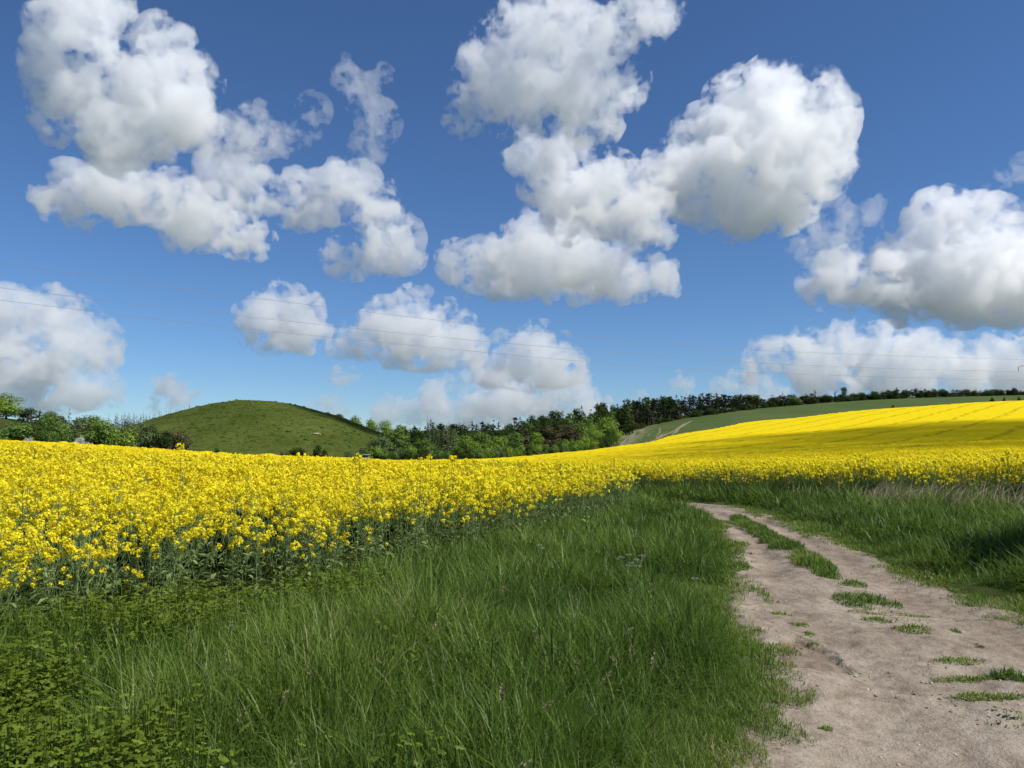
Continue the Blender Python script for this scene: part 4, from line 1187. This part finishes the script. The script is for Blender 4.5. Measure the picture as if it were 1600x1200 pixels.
b = Batch(); box(b, (-.45, -1.14, -.2), (.45, -1.103, 1.5)); b.build("door", [M['greywall']], sh)

# ------------------------------------------------------------------ tall rape plants that stand up out of the crop
r = np.random.default_rng(41)
def tall_plant(u, v, y, label, heads):
    x = yx(u, y)[0]; z0 = H1(x, y); h = EYE + ray(u, v)[1] * y - z0
    p = empty("rapeseed_plant", (x, y, z0)); tag(p, label, "rapeseed plant", "rape plants taller than the crop")
    b = Batch(); strip(b, [(0, 0, 0), (.02, 0, h * .5), (.01, .01, h * .98)], .006, .6, 0)
    for k, (dx, dz) in enumerate(heads[1:]):
        strip(b, [(.01, 0, h * .62), (dx * .6, 0, h * .75), (dx, 0, h + dz - .03)], .004, .7, 0)
    b.build("stem", [M['stem']], p)
    for dx, dz in heads:
        b = Batch(); flower_head(b, np.array([dx, 0.0, h + dz - .03]), None, .045, 34, r, 1.3); b.build("flower_head", [M['petal']], p)
tall_plant(281, 692, 9.5, "rape plant standing far above the crop, its head against the hill", [(0, 0), (.10, -.13)])
tall_plant(560, 709, 10.5, "tall rape plant with two heads in front of the grey shed", [(0, 0), (-.035, -.05), (.05, -.12)])
tall_plant(672, 710, 12.5, "tall single rape plant in front of the low middle trees", [(0, 0)])
tall_plant(705, 713, 12.0, "tall rape plant just right of the single one before the trees", [(0, 0), (.05, .005), (-.08, -.10)])

# ------------------------------------------------------------------ white umbels in the verge
def umbel_plant(u, v, y, label, offs):
    x = yx(u, y)[0]; z0 = H1(x, y); h = EYE + ray(u, v)[1] * y - z0
    p = empty("cow_parsley", (x, y, z0)); tag(p, label, "cow parsley")
    b = Batch(); strip(b, [(0, 0, 0), (.01, 0, h * .45), (0, 0, h * .75)], .004, .6, 0)
    for dx, dy, dz in offs: strip(b, [(0, 0, h * .6), (dx * .6, dy * .6, h * .82), (dx, dy, h + dz)], .002, .7, 0)
    b.build("stem", [M['stem']], p)
    for dx, dy, dz in offs:
        b = Batch(); n = 20
        a = r.uniform(0, 6.28, n); q = np.sqrt(r.random(n)) * .036
        c = np.stack([dx + np.cos(a) * q, dy + np.sin(a) * q, h + dz + .012 - q * q * 6 + r.normal(0, .003, n)], 1)
        s = .0042
        V = np.stack([c + [-s, 0, 0], c + [0, -s, .003], c + [s, 0, 0], c + [0, s, .003]], 1).reshape(-1, 3)
        b.add(V, np.arange(n * 4).reshape(-1, 4), None, np.repeat(r.random(n), 4), 0)
        b.build("flower_head", [M['white_petal']], p)
umbel_plant(985, 872, 7.4, "cow parsley with small white flower heads in the verge near the track", [(-.09, 0, .0), (-.02, .04, .02), (.04, -.02, -.02), (.10, .02, .01), (-.03, -.03, -.07), (.06, 0, -.08), (.0, .0, -.05)])
umbel_plant(842, 853, 9.2, "single small white flower head at the edge of the rapeseed", [(0, 0, 0), (.03, 0, -.03)])
umbel_plant(1083, 905, 6.9, "lone white flower low in the verge close to the track", [(0, 0, 0)])

# ------------------------------------------------------------------ grass tufts rooted in the track, each a thing of its own
def tuft(u, v, wpx, hpx, n, hgt, label, tone=0.6, sprout=False):
    x0, y0 = gpt(u, v)
    wx = wpx / FPX * y0 / 2; wy = hpx * y0 * y0 / (FPX * EYE) / 2
    q = np.sqrt(r.random(n)); a = r.uniform(0, 6.28, n)
    lx, ly = q * np.cos(a) * wx, q * np.sin(a) * wy
    keep = r.random(n) < np.clip(0.8 + 0.8 * n2(lx + x0, ly + y0, 0.14, 6), 0.05, 1)
    lx, ly, q = lx[keep], ly[keep], q[keep]; n = len(lx)
    zb = path_z(lx + x0, ly + y0); z0 = float(zb.mean())
    b = Batch()
    V, Q, T, A = blades(lx, ly, zb - z0 - .008, hgt * (1.1 - .6 * q) * r.uniform(.5, 1.4, n), .0075 * r.uniform(.6, 1.5, n) * (1 + hgt * 2), r.uniform(0, 6.28, n), np.clip(r.gamma(4, .2, n), .1, 1.4), np.clip(r.normal(tone, .16, n), 0, 1), r)
    b.add(V, Q, T, A, 0)
    o = b.build("grass_tuft", [M['grass']]); o.location = (x0, y0, z0)
    tag(o, label, "grass tuft", "tufts growing in the track")
tuft(1328, 911, 44, 14, 420, .085, "small thick tuft just below the end of the middle grass strip", .45)
tuft(1354, 934, 96, 24, 1100, .10, "largest and thickest tuft in the middle of the track", .42)
tuft(1345, 947, 60, 5, 160, .04, "thin flat line of grass touching the largest tuft", .75)
tuft(1402, 951, 110, 8, 420, .045, "long thin low band of grass just below the largest tuft", .78)
tuft(1404, 965, 116, 12, 700, .065, "long dark band of grass below the thin one", .6)
tuft(1424, 984, 64, 12, 340, .06, "short yellowish band of grass left of the tiny round tuft", .75)
tuft(1492, 983, 16, 7, 90, .045, "tiny round tuft right of the short band", .7)
tuft(1529, 1004, 14, 6, 60, .04, "tiny tuft by the right wheel rut", .7)
tuft(1495, 1026, 88, 11, 300, .05, "sparse band with a spiky right end in the lower track", .7)
tuft(1512, 1052, 120, 11, 480, .045, "narrow band of grass leading to the leafy clump at the right", .68)
tuft(1578, 1053, 66, 20, 420, .10, "dark leafy clump at the right edge of the track", .3)
tuft(1545, 1086, 160, 13, 800, .05, "longest yellow green band across the lower right of the track", .75)
tuft(1580, 1126, 70, 15, 380, .05, "lowest tuft at the right edge with a small sprout in it", .65)
tuft(1185, 925, 46, 26, 420, .10, "tuft spilling from the left verge onto the track", .62)
tuft(1222, 955, 34, 8, 200, .055, "upper piece of the broken grass line beside the left verge", .72)
tuft(1248, 970, 30, 7, 160, .05, "lower piece of the broken grass line beside the left verge", .72)
tuft(1263, 983, 20, 6, 90, .045, "last small piece of the broken grass line above the hollow", .72)
tuft(1272, 995, 26, 6, 90, .04, "little tuft on the upper rim of the broken hollow", .75)
tuft(1324, 1034, 16, 5, 60, .035, "green sprig at the tip of the broken hollow", .65)
tuft(1322, 1078, 18, 6, 60, .035, "wispy sprig below the hollow near the left verge", .75)
tuft(1290, 1122, 22, 8, 90, .04, "small sprig at the foot of the left verge near the bottom", .7)
# seedling in the lowest tuft
x0, y0 = gpt(1573, 1122)
sp = empty("seedling", (x0, y0, float(path_z(np.array([x0]), np.array([y0]))[0]))); tag(sp, "small leafy seedling sprouting from the lowest tuft on the track", "seedling")
b = Batch(); leafy_weed(b, 0, 0, 0, .075, 9, .045, r); b.build("leaf", [M['weed']], sp)

# ------------------------------------------------------------------ stones and clods scattered on the track
def lumps(n, smin, smax, dark):
    b = Batch()
    ico = bmesh.new(); bmesh.ops.create_icosphere(ico, subdivisions=1, radius=1.0)
    bv = np.array([v.co[:] for v in ico.verts]); bt = np.array([[v.index for v in f.verts] for f in ico.faces]); ico.free()
    k = 0
    while k < n:
        y = 2.4 + 12 * r.random() ** 1.6; x = r.uniform(0.8, 6.5)
        p, q = np.array([x]), np.array([y])
        if track_in(p, q)[0] < 0.03: continue
        if r.random() > np.clip(0.35 + 0.8 * n2(p, q, 0.5, 3 if dark else 7)[0], 0.05, 1): continue
        s = smin + (smax - smin) * r.random() ** 3
        V = bv * (1 + r.normal(0, .16, (len(bv), 1))) * s * [r.uniform(.8, 1.4), r.uniform(.8, 1.3), r.uniform(.4, .75)]
        a = r.uniform(0, 6.28); V = np.stack([V[:, 0] * math.cos(a) - V[:, 1] * math.sin(a), V[:, 0] * math.sin(a) + V[:, 1] * math.cos(a), V[:, 2]], 1)
        b.add(V + [x, y, path_z(p, q)[0] + s * .15], None, bt, np.full(len(V), .5), 0); k += 1
    return b
tag(lumps(900, .003, .013, False).build("pebbles", [M['stone']]), "small pale flints scattered over the sandy track", "pebbles", kind="stuff")
b = lumps(1500, .003, .016, True)
tag(b.build("earth_clods", [M['clod']]), "crumbs of dry brown earth strewn over the track", "clods", kind="stuff")
print("things", round(time.time() - T0, 1))
# ------------------------------------------------------------------ clouds: closed bodies of real water-droplet volume
def cloud_material(name, density):
    m = bpy.data.materials.new(name)
    m.use_nodes = True
    n, l = m.node_tree.nodes, m.node_tree.links
    n.clear()
    out = n.new("ShaderNodeOutputMaterial")
    vol = n.new("ShaderNodeVolumePrincipled")
    vol.inputs["Color"].default_value = (0.9995, 0.9995, 0.9995, 1)
    vol.inputs["Density"].default_value = density
    vol.inputs["Anisotropy"].default_value = 0.3
    l.new(vol.outputs["Volume"], out.inputs["Volume"])
    m.cycles.homogeneous_volume = True
    return m

def cloud_body(name, blobs, dist, amp, res=2.1, thick=2.2, seed=0, rough=0.62, feature=26.0, flat=None, label=None, iso=0.30, world=False):
    """blobs: (u, v, r) in picture units; each becomes a ball of its real size at the cloud's distance"""
    s = dist / FPX                                   # metres per picture unit at that distance
    rg = random.Random(seed)
    B = []
    for (u, v, r) in blobs:
        if world:
            B.append((u[0], u[1], u[2], r)); continue
        p = at(u, v, dist + rg.uniform(-0.5, 0.5) * r * s * 1.2)
        B.append((p.x, p.y, p.z, r * s * 0.90))
    B = np.array(B)
    pad = 30 * s
    lo = (B[:, :3] - B[:, 3:4] * 1.7).min(0) - pad
    hi = (B[:, :3] + B[:, 3:4] * 1.7).max(0) + pad
    h = np.array([res * s, res * s * thick, res * s])
    n = np.ceil((hi - lo) / h).astype(int) + 1
    X, Y, Z = [lo[i] + np.arange(n[i]) * h[i] for i in range(3)]
    F = np.zeros(n, np.float32)
    for (bx, by, bz, br) in B:
        rr = br * 1.55
        sl = []
        for A, c in ((X, bx), (Y, by), (Z, bz)):
            a0, a1 = np.searchsorted(A, c - rr), np.searchsorted(A, c + rr)
            sl.append(slice(a0, a1))
        dx, dy, dz = (X[sl[0]] - bx)[:, None, None], (Y[sl[1]] - by)[None, :, None], (Z[sl[2]] - bz)[None, None, :]
        q = (dx * dx + dy * dy + dz * dz) / (rr * rr)
        F[sl[0], sl[1], sl[2]] += np.clip(1 - q, 0, None) ** 2
    F = 1.05 * (1 - np.exp(-F))
    if flat is not None:                              # level condensation base
        zb = at(800, flat, dist).z
        F -= np.clip((zb - Z) / (14 * s), 0, 3)[None, None, :] * 0.4
    feature *= 0.6
    # pull the balls out of round: read the field through a swirling displacement
    near = np.nonzero(F > 0.004)
    Q = np.stack([X[near[0]], Y[near[1]], Z[near[2]]], 1) / s + seed * 37.7
    D = 0.62 * feature * np.stack([fbm(Q / (feature * 0.75) + k * 19.3, 2) for k in range(3)], 1) * s / h
    I = np.clip(np.stack(near, 1) + D, 0, np.array(n) - 1.001)
    i0 = I.astype(int); f = (I - i0).astype(np.float32)
    W = np.zeros(len(I), np.float32)
    for a in (0, 1):
        for b in (0, 1):
            for d in (0, 1):
                W += F[i0[:, 0] + a, i0[:, 1] + b, i0[:, 2] + d] * (f[:, 0] if a else 1 - f[:, 0]) * (f[:, 1] if b else 1 - f[:, 1]) * (f[:, 2] if d else 1 - f[:, 2])
    F = np.zeros_like(F); F[near] = W
    band = np.nonzero(F > 0.012)
    P = np.stack([X[band[0]], Y[band[1]], Z[band[2]]], 1) / s
    P += np.array([seed * 71.3, seed * 13.7, seed * 29.1])
    P += 0.28 * feature * np.stack([noise3(P / feature + 3.3), noise3(P / feature + 41.9), noise3(P / feature + 77.1)], 1)
    big = fbm(P / (feature * 0.8), 5, rough)
    puff = np.abs(noise3(P / (feature * 0.55) + 31.7)) + 0.55 * np.abs(noise3(P / (feature * 0.24) + 5.1)) + 0.40 * np.abs(noise3(P / (feature * 0.115) + 9.1)) - 1.15
    G = F.copy()
    G[band] += 4.3 * amp * (0.8 * big + 0.65 * puff) * np.clip(F[band] * 7, 0, 1)
    for k in range(3):
        e = [slice(None)] * 3
        e[k] = 0; G[tuple(e)] = 0
        e[k] = -1; G[tuple(e)] = 0
    Vs, Qs, Ts, M, off, nt = [], [], [], [], 0, []
    for k, lv in enumerate(SHELLS):
        grid = vdb.FloatGrid()
        grid.copyFromArray((lv - G).astype(np.float32))
        pts, tri, quad = grid.convertToPolygons(isovalue=0.0, adaptivity=0.0)
        if not len(quad):
            continue
        Vs.append(pts * h + lo); Qs.append(quad.astype(np.int64) + off); M += [k] * len(quad)
        if len(tri):
            Ts.append(tri.astype(np.int64) + off); nt += [k] * len(tri)
        off += len(pts)
    V = np.concatenate(Vs)
    c = V.mean(0)
    o = mesh_object(name, V - c, quads=np.concatenate(Qs), tris=np.concatenate(Ts) if Ts else None, smooth=True, midx=M + nt)
    o.location = c
    return o
SHELLS = (0.13, 0.25, 0.42)
SHELL_DENSITY = (0.020, 0.045, 0.13)

# (distance, density x, noise amount, blobs, level base row, feature, label)
CLOUDS = [
 (1750, 1.0, 0.16, [(120,50,62),(95,125,55),(155,5,50),(75,90,35),(130,150,40),(258,72,42),(262,130,68),(228,180,66),(185,215,48),(290,175,50),(85,192,30),(120,205,35),(200,130,50)], None, 30, "tall grey and white cumulus cloud in the upper left corner of the sky"),
 (1700, 0.55, 0.20, [(345,215,40),(395,195,34),(385,235,28),(440,218,24),(490,172,24),(478,205,20),(420,222,20)], None, 22, "thin curling cloud tail to the right of the tall upper left cloud"),
 (1700, 0.40, 0.22, [(545,120,24),(566,145,28),(592,190,30),(575,232,26),(540,95,12),(600,115,14),(560,250,16)], None, 20, "thin upright wisp of cloud standing alone left of the sky's middle"),
 (2100, 1.1, 0.13, [(110,308,46),(168,298,44),(220,300,42),(270,318,44),(325,340,46),(380,370,40),(295,362,34),(400,385,26),(80,300,24)], 400, 28, "long low white cloud with a level grey base at the left"),
 (2250, 0.95, 0.15, [(335,270,34),(400,292,42),(460,312,42),(530,305,48),(590,325,42),(560,290,34),(620,372,36),(600,400,36),(540,408,36),(638,400,24),(500,330,30)], 430, 28, "hooked cloud with two lower lobes in the left middle of the sky"),
 (1650, 0.8, 0.20, [(800,85,66),(755,130,48),(870,60,64),(935,65,56),(1000,28,46),(900,150,64),(835,150,56),(960,130,46),(725,180,30),(935,190,34),(1040,15,28),(780,190,24)], None, 28, "ragged cloud with blue gaps at the top centre of the sky"),
 (1850, 0.95, 0.15, [(880,255,50),(825,240,34),(945,305,58),(1000,345,50),(900,325,50),(1015,300,40),(850,300,34)], None, 26, "middle cloud joining the large right one to the cloud below"),
 (1950, 1.15, 0.13, [(1212,140,46),(1165,185,66),(1250,190,68),(1105,225,52),(1200,260,84),(1140,320,46),(1275,255,50),(1050,270,42),(1300,190,30),(1325,250,20),(1155,350,28),(1090,290,50),(1230,310,40)], None, 30, "large bright domed cumulus cloud right of the middle of the sky"),
 (2300, 1.0, 0.14, [(855,365,50),(825,400,52),(765,422,46),(718,408,32),(900,420,56),(970,432,48),(1032,435,32),(800,440,40),(880,450,40)], 470, 28, "broad cloud with a grey base below the middle cloud"),
 (2100, 0.35, 0.20, [(1300,372,40),(1262,385,26),(1340,345,30),(1368,318,18),(1290,310,24)], None, 22, "faint wisp of cloud between the domed cloud and the right one"),
 (2900, 1.2, 0.12, [(1468,345,44),(1530,365,52),(1420,405,48),(1350,432,50),(1288,440,38),(1480,430,70),(1560,430,72),(1610,400,66),(1400,465,40),(1500,470,40),(1640,450,70),(1560,340,30)], 512, 30, "bright towering cumulus cloud with a flat base at the right edge"),
 (2300, 0.35, 0.20, [(1572,280,20),(1600,265,22),(1540,300,12),(1610,335,30),(1640,260,30)], None, 20, "thin streak of cloud above the right edge cumulus"),
 (4800, 1.0, 0.15, [(15,490,40),(80,500,46),(130,498,36),(150,540,38),(60,560,50),(0,560,60),(100,570,44),(160,612,30),(40,610,46),(100,620,34),(-40,520,60)], 640, 26, "grey and white heap of cloud low at the left edge"),
 (6500, 1.0, 0.13, [(270,608,22),(253,600,16),(300,622,18),(240,630,16),(280,630,20)], 645, 16, "small round white cloud above the left end of the round hill"),
 (4600, 1.1, 0.13, [(440,485,40),(475,490,34),(405,500,34),(470,520,36),(415,525,32),(500,530,26)], 552, 22, "compact white cloud above the round green hill"),
 (4700, 1.1, 0.13, [(650,488,36),(600,512,40),(560,530,32),(690,520,46),(640,540,44),(725,540,34),(530,545,22),(680,555,30)], 575, 24, "white cloud crossed by wires left of the middle"),
 (5000, 1.0, 0.13, [(828,528,26),(850,550,40),(800,560,40),(880,575,34),(760,578,36),(830,592,44)], 597, 24, "peaked white cloud just right of the middle above the wood"),
 (6800, 1.0, 0.14, [(620,642,26),(680,640,34),(740,625,40),(800,620,44),(860,615,42),(905,615,30),(680,606,24),(590,652,16),(720,650,40),(930,640,24)], 668, 22, "low bank of grey cloud along the wooded skyline"),
 (6000, 1.0, 0.13, [(535,587,18),(520,586,12),(552,588,11)], None, 14, "tiny round cloud under the compact white one"),
 (8000, 1.0, 0.13, [(512,634,18),(495,640,12),(530,640,14)], None, 14, "small cloud showing just behind the right shoulder of the hill"),
 (8000, 0.8, 0.14, [(1062,604,20),(1040,610,14),(1000,617,12),(1160,602,26),(1190,608,24),(1125,610,18),(1215,615,18)], 625, 16, "low small clouds just above the pine wood"),
 (6200, 1.0, 0.14, [(1200,555,34),(1265,560,46),(1320,540,40),(1380,560,48),(1440,568,50),(1500,570,44),(1560,570,42),(1600,565,44),(1300,588,44),(1420,595,44),(1540,595,46),(1180,580,24),(1640,570,50)], 622, 24, "wide bank of cloud low over the pine wood at the right"),
]
def build_clouds():
    for i, (dist, dens, amp, blobs, flat, feat, label) in enumerate(CLOUDS):
        o = cloud_body("cloud", blobs, dist, amp, seed=i + 1, feature=feat, flat=flat)
        for k in range(3):
            o.data.materials.append(cloud_material("cloud_droplets", dens * SHELL_DENSITY[k] * 0.16 * FPX / dist))
        tag(o, label, "cloud", "cumulus clouds")
build_clouds()
# clouds standing towards the sun, out of this view, whose shadows lie on the right-hand rape and on the hill
def shade_cloud(spots, alt, seed, label, dens):
    k = alt / SUN_DIR.z
    blobs = [((x + SUN_DIR.x * k, y + SUN_DIR.y * k, z + SUN_DIR.z * k), 0, rr) for x, y, z, rr in spots]
    o = cloud_body("cloud", blobs, 1100, 0.10, seed=seed, feature=26, world=True, res=5.0, thick=1.0)
    for k in range(3):
        o.data.materials.append(cloud_material("cloud_droplets", dens * SHELL_DENSITY[k] * 0.16 * FPX / 1100))
    tag(o, label, "cloud", "cumulus clouds")
shade_cloud([(12,62,0,12),(30,74,0,22),(56,98,2,36),(88,130,4,50),(125,160,8,62),(175,195,14,76),(70,76,0,32),(112,104,0,54),(165,120,0,80),(225,200,10,95)], 350, 61, "broad cloud overhead to the right, towards the sun, shading the rape", 0.26)
shade_cloud([(-112,505,15,20),(-95,500,10,24),(-84,520,8,24),(-122,532,20,16),(-74,480,4,22),(-60,500,2,24)], 430, 62, "cloud overhead shading the right flank of the round hill", 1.6)
print("clouds", round(time.time() - T0, 1), sum(len(o.data.polygons) for o in bpy.data.objects if o.type == 'MESH'))
